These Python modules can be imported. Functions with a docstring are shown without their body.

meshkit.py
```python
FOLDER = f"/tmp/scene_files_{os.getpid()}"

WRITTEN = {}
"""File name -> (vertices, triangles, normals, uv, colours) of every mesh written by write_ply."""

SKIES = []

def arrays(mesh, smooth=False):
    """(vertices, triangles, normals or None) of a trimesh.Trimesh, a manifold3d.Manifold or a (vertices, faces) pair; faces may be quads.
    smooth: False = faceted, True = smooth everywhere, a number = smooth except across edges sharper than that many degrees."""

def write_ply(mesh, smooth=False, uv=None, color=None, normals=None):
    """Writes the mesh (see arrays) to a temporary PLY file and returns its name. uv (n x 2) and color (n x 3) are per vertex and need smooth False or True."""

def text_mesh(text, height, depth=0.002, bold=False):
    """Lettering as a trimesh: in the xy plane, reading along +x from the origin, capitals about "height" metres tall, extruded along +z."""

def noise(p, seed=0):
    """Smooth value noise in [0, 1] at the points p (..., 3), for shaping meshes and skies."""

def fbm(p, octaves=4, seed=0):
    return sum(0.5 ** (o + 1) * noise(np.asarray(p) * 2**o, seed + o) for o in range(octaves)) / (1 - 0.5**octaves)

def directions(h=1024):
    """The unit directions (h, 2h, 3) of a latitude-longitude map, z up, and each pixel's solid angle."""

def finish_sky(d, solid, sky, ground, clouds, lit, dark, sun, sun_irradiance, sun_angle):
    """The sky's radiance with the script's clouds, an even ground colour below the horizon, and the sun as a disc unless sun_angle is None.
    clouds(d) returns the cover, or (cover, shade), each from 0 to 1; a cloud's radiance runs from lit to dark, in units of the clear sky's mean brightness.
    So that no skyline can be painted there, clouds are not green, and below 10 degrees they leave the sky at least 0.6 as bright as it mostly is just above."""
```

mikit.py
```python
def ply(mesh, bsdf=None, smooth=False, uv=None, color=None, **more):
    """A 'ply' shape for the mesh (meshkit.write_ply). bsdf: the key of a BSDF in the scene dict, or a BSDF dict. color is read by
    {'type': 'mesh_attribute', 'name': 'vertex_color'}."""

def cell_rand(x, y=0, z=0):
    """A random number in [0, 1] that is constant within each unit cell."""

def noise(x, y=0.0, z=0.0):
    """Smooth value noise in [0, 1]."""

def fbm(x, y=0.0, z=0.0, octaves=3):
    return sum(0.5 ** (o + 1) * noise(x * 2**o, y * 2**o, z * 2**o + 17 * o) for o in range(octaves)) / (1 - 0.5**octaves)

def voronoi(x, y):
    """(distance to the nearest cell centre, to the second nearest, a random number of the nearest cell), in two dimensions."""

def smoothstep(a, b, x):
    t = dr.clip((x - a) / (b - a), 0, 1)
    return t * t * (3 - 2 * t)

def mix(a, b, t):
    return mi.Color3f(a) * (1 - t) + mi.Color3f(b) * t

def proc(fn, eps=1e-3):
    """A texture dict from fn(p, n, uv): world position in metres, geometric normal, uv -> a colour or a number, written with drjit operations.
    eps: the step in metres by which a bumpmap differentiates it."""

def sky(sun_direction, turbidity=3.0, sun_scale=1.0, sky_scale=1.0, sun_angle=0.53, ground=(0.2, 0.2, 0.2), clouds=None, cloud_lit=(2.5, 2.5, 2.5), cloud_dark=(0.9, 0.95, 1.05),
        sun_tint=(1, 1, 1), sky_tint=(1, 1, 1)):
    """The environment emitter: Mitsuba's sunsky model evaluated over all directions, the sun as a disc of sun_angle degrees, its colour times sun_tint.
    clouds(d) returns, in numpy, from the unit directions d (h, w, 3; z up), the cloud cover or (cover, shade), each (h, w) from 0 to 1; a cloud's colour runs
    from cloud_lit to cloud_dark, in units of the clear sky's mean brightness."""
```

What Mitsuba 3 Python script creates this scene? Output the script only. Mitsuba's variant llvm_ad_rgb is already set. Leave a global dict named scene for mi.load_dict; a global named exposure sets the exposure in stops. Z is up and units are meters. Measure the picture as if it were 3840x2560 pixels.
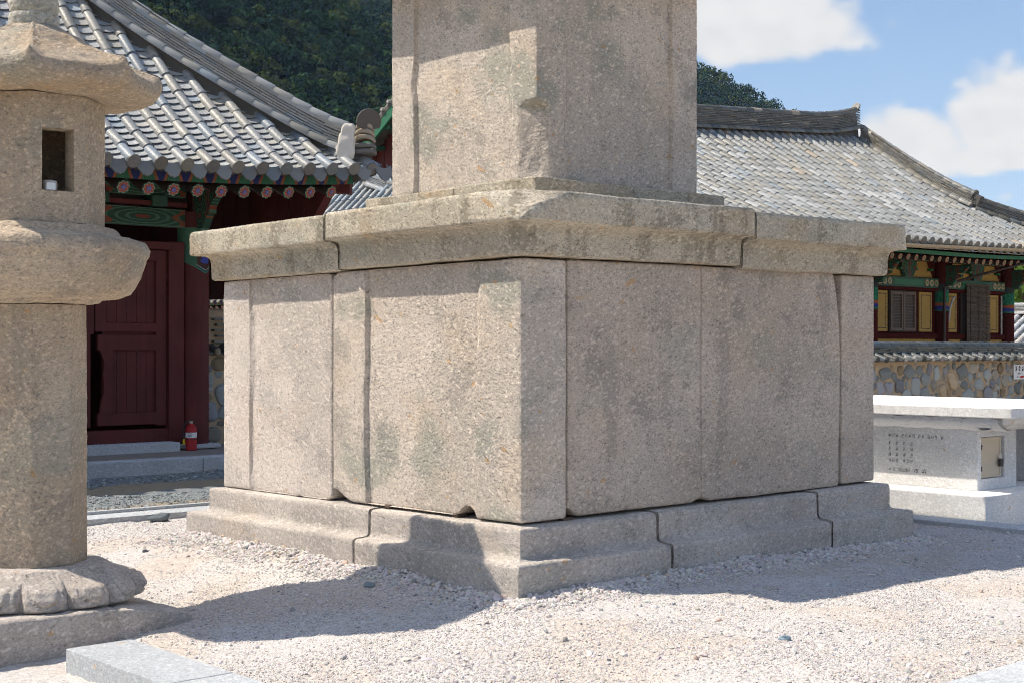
import math, random
import numpy as np
import trimesh, manifold3d
import drjit as dr
import mitsuba as mi
import mikit, meshkit
from mikit import noise, fbm, voronoi, smoothstep, mix, cell_rand, proc

random.seed(7)
rng = np.random.default_rng(11)
scene, labels = {}, {}
T = mi.ScalarTransform4f

# ------------------------------------------------------------------ camera, sky, exposure
F = 5387.0 / 3840.0
FOV = math.degrees(2 * math.atan(0.5 / F))
CAM_H = 1.6
scene['camera'] = {'type': 'perspective', 'fov': FOV, 'fov_axis': 'x', 'near_clip': 0.1, 'far_clip': 20000.0,
                   'principal_point_offset_y': -0.0109,
                   'to_world': T().look_at(origin=[0, 0, CAM_H], target=[0, 1, CAM_H], up=[0, 0, 1])}
SUN_AZ, SUN_EL = math.radians(-1.0), math.radians(54.6)     # direction the light travels, and height of the sun
SUN = [-math.cos(SUN_AZ) * math.cos(SUN_EL), -math.sin(SUN_AZ) * math.cos(SUN_EL), math.sin(SUN_EL)]
exposure = 2.0


def clouds(d):
    az = np.degrees(np.arctan2(d[..., 0], d[..., 1]))
    el = np.degrees(np.arcsin(np.clip(d[..., 2], -1, 1)))
    p = np.stack([az / 3.0, el / 2.0, az * 0 + 3.3], -1)
    n = meshkit.fbm(p, 6, seed=5)
    n2 = meshkit.fbm(p * 2.6 + 7, 5, seed=9)
    f = np.full(az.shape, -1.0)
    flat = np.zeros(az.shape)
    # cumulus heaps: centre azimuth, base elevation, half width, height
    for a0, e0, w, h in [(9.9, 12.1, 4.4, 2.8), (7.4, 12.6, 2.6, 2.0), (18.9, 8.3, 2.7, 3.0), (15.4, 7.7, 2.9, 1.7), (17.6, 6.9, 3.6, 0.95), (19.0, 5.6, 1.7, 1.1), (8.0, 10.4, 0.9, 0.8),
                         (23.5, 8.0, 4.0, 3.2), (-3.0, 9.0, 4.0, 2.4), (31, 11, 5, 3), (-30, 12, 6, 3), (40, 7, 6, 4), (-55, 9, 7, 4), (70, 14, 8, 5), (-80, 16, 9, 5), (120, 12, 9, 5), (-130, 14, 10, 6), (170, 18, 12, 6)]:
        ex = (az - a0) / w
        ey = np.where(el > e0, (el - e0) / h, (e0 - el) / (h * 0.45))
        f = np.maximum(f, (1.0 if w > 2.2 else 0.36) - np.sqrt(ex ** 2 + ey ** 2))
    # the same broken cumulus over the rest of the sky
    q = d / np.maximum(d[..., 2:3], 0.12) * 1.6
    n3 = meshkit.fbm(np.stack([q[..., 0], q[..., 1], q[..., 0] * 0 + 1.7], -1), 5, seed=23)
    away = np.clip((np.maximum(np.abs(az - 2.0) - 26.0, (el - 17.0) * 1.6)) / 10.0, 0, 1)
    f = np.maximum(f, -1 + away * (1 + (n3 - 0.50) * 2.6))
    c = f * 1.25 + (n - 0.5) * 1.0 + (n2 - 0.5) * 0.85
    cover = np.clip((c - 0.05) / 0.40, 0, 1)
    cover = cover * cover * (3 - 2 * cover)
    shade = np.clip(0.42 - 0.9 * (n2 - 0.35) + 0.3 * (0.5 - n), 0, 0.8)
    veil = 0.16 * np.exp(-np.clip(el, 0, 90) / 18.0)        # thin high cloud towards the horizon
    return np.maximum(cover * 0.95, veil), shade


scene['sky'] = mikit.sky(SUN, turbidity=2.5, sky_scale=1.0, clouds=clouds, sun_tint=(0.93, 1.0, 1.11), cloud_lit=(2.35, 2.35, 2.35), cloud_dark=(1.7, 1.78, 1.9), ground=(0.3, 0.28, 0.26))

# ------------------------------------------------------------------ frames and helpers
ALPHA = math.radians(41.5)
RV = np.array([math.cos(ALPHA), math.sin(ALPHA)])     # "r": along the right-hand faces, away from the camera
LV = np.array([-math.sin(ALPHA), math.cos(ALPHA)])    # "l": along the left-hand faces, away from the camera
C0 = np.array([0.29, 12.2])                           # axis of the pagoda


def loc(v, o=C0):
    """local (a along r, b along l, z) about o -> world"""
    v = np.asarray(v, float)
    out = np.empty_like(v)
    out[..., 0] = o[0] + v[..., 0] * RV[0] + v[..., 1] * LV[0]
    out[..., 1] = o[1] + v[..., 0] * RV[1] + v[..., 1] * LV[1]
    out[..., 2] = v[..., 2]
    return out


def glob(x, y, o=C0):
    """world -> local a, b"""
    x, y = np.asarray(x) - o[0], np.asarray(y) - o[1]
    return x * RV[0] + y * RV[1], x * LV[0] + y * LV[1]


def free(key):
    if key not in scene and key not in labels and not any(k.startswith(key + '__') for k in scene):
        return key
    n = COUNT.get(key, 0)
    while True:
        n += 1
        k = f'{key}_{n:03d}'
        if k not in scene and k not in labels:
            COUNT[key] = n
            return k


COUNT = {}
USED = set()


def numbered(key):
    if key not in USED:
        USED.add(key)
        return key
    n = COUNT.get(key, 0) + 1
    while f'{key}_{n:03d}' in USED:
        n += 1
    COUNT[key] = n
    USED.add(f'{key}_{n:03d}')
    return f'{key}_{n:03d}'


SOLID = {'ink': (0.03, 0.03, 0.032), 'red_paint': (0.36, 0.016, 0.022), 'brass': (0.45, 0.39, 0.29), 'yellow_plastic': (0.75, 0.50, 0.02), 'label_white': (0.62, 0.64, 0.66), 'iron': (0.10, 0.07, 0.055),
         'bright_green': (0.022, 0.135, 0.072), 'dark_clay': (0.10, 0.095, 0.085), 'dark_clay2': (0.13, 0.12, 0.10), 'tan_metal': (0.40, 0.33, 0.235), 'tan_metal2': (0.40, 0.33, 0.235), 'beige_metal': (0.52, 0.45, 0.35),
         'pale_plastic': (0.42, 0.41, 0.40), 'wood_dark': (0.042, 0.031, 0.026), 'wood_brown': (0.105, 0.07, 0.05), 'wood_green': (0.024, 0.075, 0.05), 'tin_lid': (0.35, 0.35, 0.36)}  # bright_green and wood_green dimmed: shade of the deep eaves put into the paint


def part(parent, name, mesh, mat, smooth=False, label=None, kind=None, color=None, **kw):
    if mat in SOLID:
        m_ = SOLID[mat]
        mesh = mesh if not isinstance(mesh, (tuple, list)) else (np.asarray(mesh[0], float), np.asarray(mesh[1], int))
        if smooth is not False and smooth is not True:
            v_, f_, n_s = meshkit.arrays(mesh, smooth)
            mesh, smooth = (v_, f_), True
        mat, color = 'painted', np.array(m_) * (1 + rng.uniform(-0.06, 0.06))
        kw.pop('uv', None)
    key = numbered(f'{parent}__{name}' if parent else name)
    if color is not None:
        n = len(mesh[0]) if isinstance(mesh, (tuple, list)) else len(mesh.vertices)
        color = np.broadcast_to(np.asarray(color, float), (n, 3)) if np.ndim(color) == 1 else np.asarray(color)
        color = np.clip(color, 0, 0.98)
        smooth = bool(smooth)
        kw['uv'] = np.stack([np.floor(color[:, 0] * 255 + 0.5) + (color[:, 1] + 0.125) / 1.25, color[:, 2]], 1)
    scene[key] = mikit.ply(mesh, mat, smooth=smooth, **kw)
    d = {}
    if label:
        d['label'] = label
    if kind:
        d['kind'] = kind
    if d:
        labels[key] = d
    return key


def thing(name, label, category, group=None):
    key = numbered(name)
    labels[key] = {'label': label, 'category': category}
    if group:
        labels[key]['group'] = group
    return key


def single(name, mesh, mat, label, category, group=None, smooth=False, **kw):
    key = part(None, name, mesh, mat, smooth, **kw)
    labels[key] = {'label': label, 'category': category}
    if group:
        labels[key]['group'] = group
    return key


def mirror_fix(v, f):
    return np.asarray(v, float), np.asarray(f, int)


def weld(v, f):
    q = np.round(v, 6)
    u, inv = np.unique(q, axis=0, return_inverse=True)
    f = inv.reshape(-1)[f]
    ok = (f[:, 0] != f[:, 1]) & (f[:, 1] != f[:, 2]) & (f[:, 0] != f[:, 2])
    return u, f[ok]


def vnormals(v, f):
    n = np.zeros_like(v)
    c = np.cross(v[f[:, 1]] - v[f[:, 0]], v[f[:, 2]] - v[f[:, 0]])
    for k in range(3):
        np.add.at(n, f[:, k], c)
    return n / np.maximum(np.linalg.norm(n, axis=1, keepdims=True), 1e-12)


def coords(lo, hi, res, r=0.0, cuts=()):
    n = max(1, int(math.ceil((hi - lo - 2 * r) / res)))
    c = list(np.linspace(lo + r, hi - r, n + 1))
    if r > 0:
        c += [lo, lo + 0.35 * r, hi - 0.35 * r, hi]
    c += [x for x in cuts if lo < x < hi]
    c = np.unique(np.round(c, 5))
    return c


def gridbox(xs, ys, zs):
    """closed box surface with grid lines at xs, ys, zs"""
    V, Fc, at = [], [], 0

    def face(A, B, fn, flip):
        nonlocal at
        a, b = np.meshgrid(A, B, indexing='ij')
        p = fn(a, b).reshape(-1, 3)
        n, m = len(A), len(B)
        i = (np.arange(n - 1)[:, None] * m + np.arange(m - 1)[None]).ravel()
        q = np.stack([i, i + m, i + m + 1, i + 1], 1)
        if flip:
            q = q[:, ::-1]
        Fc.append(np.vstack([q[:, [0, 1, 2]], q[:, [0, 2, 3]]]) + at)
        V.append(p)
        at += len(p)

    o = lambda a, c: np.full_like(a, c)
    face(xs, ys, lambda a, b: np.stack([a, b, o(a, zs[-1])], -1), False)
    face(xs, ys, lambda a, b: np.stack([a, b, o(a, zs[0])], -1), True)
    face(ys, zs, lambda a, b: np.stack([o(a, xs[-1]), a, b], -1), False)
    face(ys, zs, lambda a, b: np.stack([o(a, xs[0]), a, b], -1), True)
    face(zs, xs, lambda a, b: np.stack([b, o(a, ys[-1]), a], -1), False)
    face(zs, xs, lambda a, b: np.stack([b, o(a, ys[0]), a], -1), True)
    return weld(np.vstack(V), np.vstack(Fc))


def rounded(v, lo, hi, r):
    lo, hi = np.asarray(lo, float), np.asarray(hi, float)
    inner = np.clip(v, lo + r, hi - r)
    d = v - inner
    n = np.linalg.norm(d, axis=1, keepdims=True)
    return np.where(n > 1e-9, inner + d * (r / np.maximum(n, 1e-9)), v)


def rough(v, f, amp, freq, seed=0, fine=0.0, finefreq=14.0):
    n = vnormals(v, f)
    s = (meshkit.fbm(v * freq + seed * 3.17, 3, seed) - 0.5) * 2 * amp
    if fine:
        s = s + (meshkit.noise(v * finefreq + seed, seed + 5) - 0.5) * 2 * fine
    return v + n * s[:, None]


def chip(v, n, d, seed=0, amp=0.02, freq=9.0):
    """break off what lies beyond the plane n.p = d, leaving an uneven fracture"""
    n = np.asarray(n, float)
    n = n / np.linalg.norm(n)
    s = v @ n - d - (meshkit.fbm(v * freq + seed, 4, seed) - 0.5) * 2 * amp
    return np.where(s[:, None] > 0, v - n * np.maximum(s, 0)[:, None], v)


def box(lo, hi):
    m = trimesh.creation.box(bounds=[lo, hi])
    return np.array(m.vertices), np.array(m.faces)


def join(parts):
    V, Fc, at = [], [], 0
    for v, f in parts:
        V.append(v)
        Fc.append(np.asarray(f) + at)
        at += len(v)
    return np.vstack(V), np.vstack(Fc)


def bevel_box(lo, hi, r):
    lo, hi = np.asarray(lo, float), np.asarray(hi, float)
    xs = [np.array([lo[k], lo[k] + r, hi[k] - r, hi[k]]) for k in range(3)]
    v, f = gridbox(*xs)
    return rounded(v, lo, hi, r), f


def lathe(profile, n=24, closed=True):
    """profile: [(radius, z)] from bottom to top"""
    p = np.asarray(profile, float)
    t = np.arange(n) * 2 * np.pi / n
    v = np.stack([p[:, None, 0] * np.cos(t), p[:, None, 0] * np.sin(t), np.repeat(p[:, 1:], n, 1)], -1).reshape(-1, 3)
    i = np.arange(n)
    j = (i + 1) % n
    f = []
    for k in range(len(p) - 1):
        a, b = k * n, (k + 1) * n
        f += [np.stack([a + i, a + j, b + j], 1), np.stack([a + i, b + j, b + i], 1)]
    f = np.vstack(f)
    if closed:
        v = np.vstack([v, [[0, 0, p[0, 1]], [0, 0, p[-1, 1]]]])
        c0, c1 = len(v) - 2, len(v) - 1
        top = (len(p) - 1) * n
        f = np.vstack([f, np.stack([j, i, i * 0 + c0], 1), np.stack([top + i, top + j, i * 0 + c1], 1)])
    return v, f


def tube(path, radius, n=8, caps=True):
    path = np.asarray(path, float)
    rad = np.broadcast_to(np.asarray(radius, float), (len(path),))
    tan = np.gradient(path, axis=0)
    tan /= np.linalg.norm(tan, axis=1, keepdims=True)
    up = np.array([0, 0, 1.0]) if abs(tan[0, 2]) < 0.9 else np.array([1.0, 0, 0])
    V = []
    x = np.cross(up, tan[0])
    for k in range(len(path)):
        x = x - tan[k] * (x @ tan[k])
        x /= np.linalg.norm(x)
        y = np.cross(tan[k], x)
        t = np.arange(n) * 2 * np.pi / n
        V.append(path[k] + rad[k] * (np.cos(t)[:, None] * x + np.sin(t)[:, None] * y))
    v = np.vstack(V)
    i = np.arange(n)
    j = (i + 1) % n
    f = []
    for k in range(len(path) - 1):
        a, b = k * n, (k + 1) * n
        f += [np.stack([a + i, a + j, b + j], 1), np.stack([a + i, b + j, b + i], 1)]
    f = np.vstack(f)
    if caps:
        v = np.vstack([v, path[:1], path[-1:]])
        top = (len(path) - 1) * n
        f = np.vstack([f, np.stack([j, i, i * 0 + len(v) - 2], 1), np.stack([top + i, top + j, i * 0 + len(v) - 1], 1)])
    return v, f


def extrude(poly, depth):
    m = trimesh.creation.extrude_polygon(poly, depth, engine='earcut')
    return np.array(m.vertices), np.array(m.faces)


# ------------------------------------------------------------------ materials
def granite(name, base, dark, rust, speck=1.0, stain=1.0, bump=0.004, streak=0.0, green=0.0, seed=0.0, fine=92.0):
    def turn(p):
        # skewed axes, so that the grid of the noise does not follow the faces
        x, y, z = p.x + seed, p.y - seed * 0.3, p.z
        return 0.80 * x + 0.36 * y + 0.48 * z, -0.60 * x + 0.48 * y + 0.64 * z, 0.80 * z - 0.60 * y + 0.05 * x

    def col(p, n, uv):
        x, y, z = turn(p)
        g = noise(x * 100, y * 100, z * 100)
        g2 = noise(x * 47 + 9, y * 47, z * 47)
        big = fbm(x * 1.1, y * 1.1, z * 1.1, 4)
        mid = fbm(x * 4.1 + 3, y * 4.1, z * 4.1, 6)
        c = mix(base, [b * 0.84 for b in base], smoothstep(0.38, 0.62, big))
        c = mix(c, rust, smoothstep(0.52, 0.72, fbm(x * 2.0 + 31, y * 2.0, z * 2.0 + 5, 5)) * 0.5)
        if green:
            c = mix(c, [0.27, 0.285, 0.245], smoothstep(0.55, 0.72, fbm(x * 2.4 + 77, y * 2.4, z * 2.4, 6)) * green)
        # lichen and soot: clusters of specks rather than even patches
        grain = 0.6 * g + 0.4 * g2
        st = smoothstep(0.0, 0.16, mid + 0.25 * grain - 0.695) * 0.62 * stain
        if streak:
            px = 0.8 * p.x + 0.6 * p.y + seed
            s2 = fbm(px * 6.5 + 50, (0.8 * p.y - 0.6 * p.x) * 6.5, p.z * 0.8, 5)
            st = dr.maximum(st, smoothstep(0.0, 0.16, s2 + 0.22 * grain - 0.66) * streak)
        c = mix(c, dark, st)
        c = mix(c, dark, smoothstep(0.68, 0.8, g) * 0.55 * speck + smoothstep(0.72, 0.86, g2) * 0.4 * speck)
        c = mix(c, [0.45, 0.26, 0.10], smoothstep(0.90, 0.96, noise(x * 13 + 60, y * 13, z * 13)) * 0.55)
        c = mix(c, [min(1.0, b * 1.3) for b in base], smoothstep(0.34, 0.2, g2) * 0.5 * speck)
        return c * (0.70 + 0.34 * noise(x * 165, y * 165, z * 165) + 0.26 * noise(x * 78 + 3, y * 78, z * 78))

    def bmp(p, n, uv):
        x, y, z = turn(p)
        h = noise(x * fine, y * fine, z * fine) * 0.5 + noise(x * fine * 0.45 + 7, y * fine * 0.45, z * fine * 0.45) * 0.4
        return h - 0.9 * smoothstep(0.72, 0.86, noise(x * fine * 0.6 + 20, y * fine * 0.6, z * fine * 0.6))

    scene[name] = {'type': 'bumpmap', 'tex': proc(bmp, 2e-3), 'scale': bump,
                   'bsdf': {'type': 'principled', 'base_color': proc(col), 'roughness': 0.9, 'specular': 0.25}}


granite('granite_old', [0.545, 0.485, 0.425], [0.22, 0.205, 0.19], [0.50, 0.415, 0.32], stain=0.6, bump=0.0095, green=0.65, streak=0.22)
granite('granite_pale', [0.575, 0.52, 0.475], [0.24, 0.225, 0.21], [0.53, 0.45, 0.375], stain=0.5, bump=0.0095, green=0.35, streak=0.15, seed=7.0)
granite('granite_shaded', [0.475, 0.41, 0.35], [0.18, 0.165, 0.155], [0.45, 0.365, 0.285], stain=0.75, bump=0.006, green=0.35, streak=0.35, seed=101.0)  # darker copy of granite_old: shade of the right face put into its colour
granite('granite_base', [0.475, 0.435, 0.40], [0.21, 0.195, 0.18], [0.44, 0.375, 0.315], stain=0.6, bump=0.006, green=0.3, streak=0.2, seed=13.0)
granite('granite_cornice', [0.475, 0.43, 0.35], [0.16, 0.14, 0.105], [0.365, 0.275, 0.165], stain=0.8, bump=0.009, streak=0.55, green=0.5, seed=29.0)
granite('granite_lantern', [0.435, 0.36, 0.275], [0.19, 0.175, 0.155], [0.37, 0.265, 0.17], stain=0.7, bump=0.009, green=0.45, streak=0.25, seed=43.0)
granite('granite_pitted', [0.44, 0.43, 0.38], [0.2, 0.2, 0.17], [0.40, 0.38, 0.30], stain=0.8, bump=0.02, green=0.5, seed=57.0, fine=38.0)
granite('granite_new', [0.42, 0.445, 0.47], [0.24, 0.25, 0.27], [0.41, 0.43, 0.45], stain=0.1, bump=0.001, speck=0.9, seed=71.0)
granite('granite_white', [0.72, 0.725, 0.73], [0.42, 0.43, 0.45], [0.71, 0.71, 0.71], stain=0.0, bump=0.0005, speck=0.7, seed=83.0)


def gravel_col(p, n, uv):
    x, y = p.x, p.y
    d1, d2, r1 = voronoi(x * 90, y * 90)
    d3, d4, r2 = voronoi(x * 55 + 5, y * 55)
    c = mix([0.645, 0.62, 0.605], [0.57, 0.545, 0.53], fbm(x * 1.1, y * 1.1, 0.0, 4))
    c = mix(c, [0.57, 0.485, 0.41], smoothstep(0.5, 0.7, fbm(x * 1.9 + 40, y * 1.9, 0.0, 4)) * 0.5)
    c = c * (0.8 + 0.35 * r1)
    return mix(c, [0.36, 0.33, 0.31], smoothstep(0.93, 0.95, r2) * 0.5)


def gravel_bump(p, n, uv):
    d1, d2, r1 = voronoi(p.x * 90, p.y * 90)
    d3, d4, r2 = voronoi(p.x * 55 + 5, p.y * 55)
    return (1 - dr.minimum(d1, 1.0)) * (0.5 + r1) * 0.5 + (1 - dr.minimum(d3, 1.0)) * r2 * 0.8


scene['gravel_ground'] = {'type': 'bumpmap', 'tex': proc(gravel_bump, 2e-3), 'scale': 0.006,
                          'bsdf': {'type': 'diffuse', 'reflectance': proc(gravel_col)}}


def own_colour(p, n, uv):
    # each piece carries its own plain colour, packed in its uv: red in the whole part of u, green in its fraction, blue in v
    r = dr.floor(uv.x)
    return mi.Color3f(r / 255.0, (uv.x - r) * 1.25 - 0.125, uv.y)


OWN = proc(own_colour)


def attr(rough_=0.8, spec=0.3):
    return {'type': 'twosided', 'bsdf': {'type': 'principled', 'base_color': OWN, 'roughness': rough_, 'specular': spec}}


scene['pebbles'] = {'type': 'twosided', 'bsdf': {'type': 'diffuse', 'reflectance': OWN}}


def sand_col(p, n, uv):
    x, y = p.x, p.y
    c = mix([0.50, 0.43, 0.34], [0.40, 0.34, 0.27], fbm(x * 0.6, y * 0.6, 0.0, 5))
    return c * (0.85 + 0.3 * noise(x * 45, y * 45))


scene['sand'] = {'type': 'diffuse', 'reflectance': proc(sand_col)}


def road_col(p, n, uv):
    x, y = p.x, p.y
    a = (x - float(C0[0])) * float(RV[0]) + (y - float(C0[1])) * float(RV[1])
    b = (x - float(C0[0])) * float(LV[0]) + (y - float(C0[1])) * float(LV[1])
    t = fbm(a * 0.5, b * 2.6, 2.0, 4)
    earth = mix([0.42, 0.34, 0.24], [0.33, 0.27, 0.20], noise(x * 20, y * 20))
    stone = mix([0.30, 0.33, 0.34], [0.17, 0.19, 0.20], noise(x * 55, y * 55))
    bands = 0.5 + 0.5 * dr.sin(b * 2.9 + 0.6 + 1.2 * fbm(a * 0.4, b * 0.8, 9.0, 3))
    return mix(stone, earth, smoothstep(0.50, 0.72, bands * 0.62 + t * 0.45))


def road_bump(p, n, uv):
    d1, d2, r1 = voronoi(p.x * 38, p.y * 38)
    return (1 - dr.minimum(d1, 1.0)) * r1


scene['road_gravel'] = {'type': 'bumpmap', 'tex': proc(road_bump, 3e-3), 'scale': 0.02, 'bsdf': {'type': 'diffuse', 'reflectance': proc(road_col)}}


# ------------------------------------------------------------------ the ground
def ground_z(x, y):
    """the gravel court: level under the pagoda, falling off towards the stone lantern and the photographer"""
    a, b = glob(x, y)
    d = -a - 2.225
    fall = np.clip(d - 0.08, 0, 2.25)
    fade = np.clip((4.0 - b) / 2.4, 0, 1)
    fade = fade * fade * (3 - 2 * fade)
    return -0.127 * fall * fade


def sheet(x0, x1, y0, y1, step, zfn, keep=None):
    xs, ys = np.arange(x0, x1 + step, step), np.arange(y0, y1 + step, step)
    X, Y = np.meshgrid(xs, ys, indexing='ij')
    v = np.stack([X, Y, zfn(X, Y)], -1).reshape(-1, 3)
    n, m = len(xs), len(ys)
    i = (np.arange(n - 1)[:, None] * m + np.arange(m - 1)[None]).ravel()
    q = np.stack([i, i + m, i + m + 1, i + 1], 1)
    f = np.vstack([q[:, [0, 1, 2]], q[:, [0, 2, 3]]])
    if keep is not None:
        k = keep(v[f].mean(1))
        f = f[k]
        used = np.unique(f)
        new = np.full(len(v), -1)
        new[used] = np.arange(len(used))
        v, f = v[used], new[f]
    return v, f


def court_z(X, Y):
    z = ground_z(X, Y)
    a, b = glob(X, Y)
    dx, dy = np.maximum(np.abs(a) - 2.225, 0), np.maximum(np.abs(b) - 2.14, 0)
    dist = np.hypot(dx, dy)
    p = np.stack([X, Y, X * 0], -1)
    bank = 0.05 * np.exp(-(dist / 0.2) ** 2) * (0.1 + 1.2 * meshkit.noise(p * 1.7, 3)) * np.clip(np.hypot(a + 2.3, b + 2.2) / 1.2, 0, 1) - 0.012
    return z + bank + (meshkit.fbm(p * 2.2, 3, 1) - 0.5) * 0.03 + (meshkit.noise(p * 17.0, 8) - 0.5) * 0.012 + (meshkit.noise(p * 34.0, 9) - 0.5) * 0.008


A0, A1, B0, B1 = -4.25, 3.30, -5.22, 3.44      # inner edges of the granite strips round the court
inside = lambda c: (lambda ab: (ab[0] > A0 - 2.6) & (ab[0] < A1 + 0.3) & (ab[1] > B0 - 0.25) & (ab[1] < B1 + 0.3))(glob(c[:, 0], c[:, 1]))
far_in = lambda c: inside(c) & ~((np.abs(c[:, 0]) < 3.9) & (c[:, 1] > 5.4) & (c[:, 1] < 13.6))
v, f = sheet(-8, 8, 4, 18, 0.03, court_z, inside)
labels[part(None, 'gravel_court', (v, f), 'gravel_ground', True)] = {'label': 'pale pinkish gravel court around the stone pagoda', 'kind': 'structure'}


def base_z(X, Y):
    a, b = glob(X, Y)
    hole = (a > A0 - 2.45) & (a < A1 + 0.2) & (b > B0 - 0.2) & (b < B1 + 0.2)
    return np.where(hole, ground_z(X, Y) - 0.25, ground_z(X, Y) - 0.06)


X_ = np.unique(np.concatenate([np.linspace(-60, 60, 121), [-9000, -4000, -1500, -600, -250, -120, 120, 250, 600, 1500, 4000, 9000]]))
Y_ = np.unique(np.concatenate([np.linspace(-40, 60, 101), [-9000, -3000, -800, -200, 90, 150, 300, 800, 2500, 9000]]))
Xg, Yg = np.meshgrid(X_, Y_, indexing='ij')
Zg = base_z(Xg, Yg)
n_, m_ = len(X_), len(Y_)
i_ = (np.arange(n_ - 1)[:, None] * m_ + np.arange(m_ - 1)[None]).ravel()
q_ = np.stack([i_, i_ + m_, i_ + m_ + 1, i_ + 1], 1)
labels[part(None, 'sand_ground', (np.stack([Xg, Yg, Zg], -1).reshape(-1, 3), np.vstack([q_[:, [0, 1, 2]], q_[:, [0, 2, 3]]])), 'sand', True)] = {
    'label': 'bare sandy temple yard', 'kind': 'structure'}

rx = lambda c: (lambda ab: (ab[1] > B1 + 0.3) & (ab[1] < 9.6) & (ab[0] < 9.0) & (ab[0] > -16))(glob(c[:, 0], c[:, 1]))
road_z = lambda X, Y: -0.03 + (meshkit.fbm(np.stack([X, Y, X * 0], -1) * 1.3, 3, 4) - 0.5) * 0.05 + (meshkit.noise(np.stack([X, Y, X * 0], -1) * 14, 6) - 0.5) * 0.018
labels[part(None, 'gravel_road', sheet(-18, 6, 8, 28, 0.08, road_z, rx), 'road_gravel', True)] = {'label': 'grey gravel road between court and red hall', 'kind': 'structure'}

# granite strips round the court, slab by slab
STRIP = 'granite kerb slabs edging the gravel court'


def strip_slab(a0, a1, b0, b1, top, label, h=0.12):
    v, f = gridbox(coords(a0, a1, 0.12, 0.008), coords(b0, b1, 0.12, 0.008), coords(top - h, top, 0.06, 0.008))
    v = rounded(v, [a0, b0, top - h], [a1, b1, top], 0.008)
    v = loc(v)
    return single('kerb_slab', (v, f), 'granite_new', label, 'kerb', STRIP, smooth=40)


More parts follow.
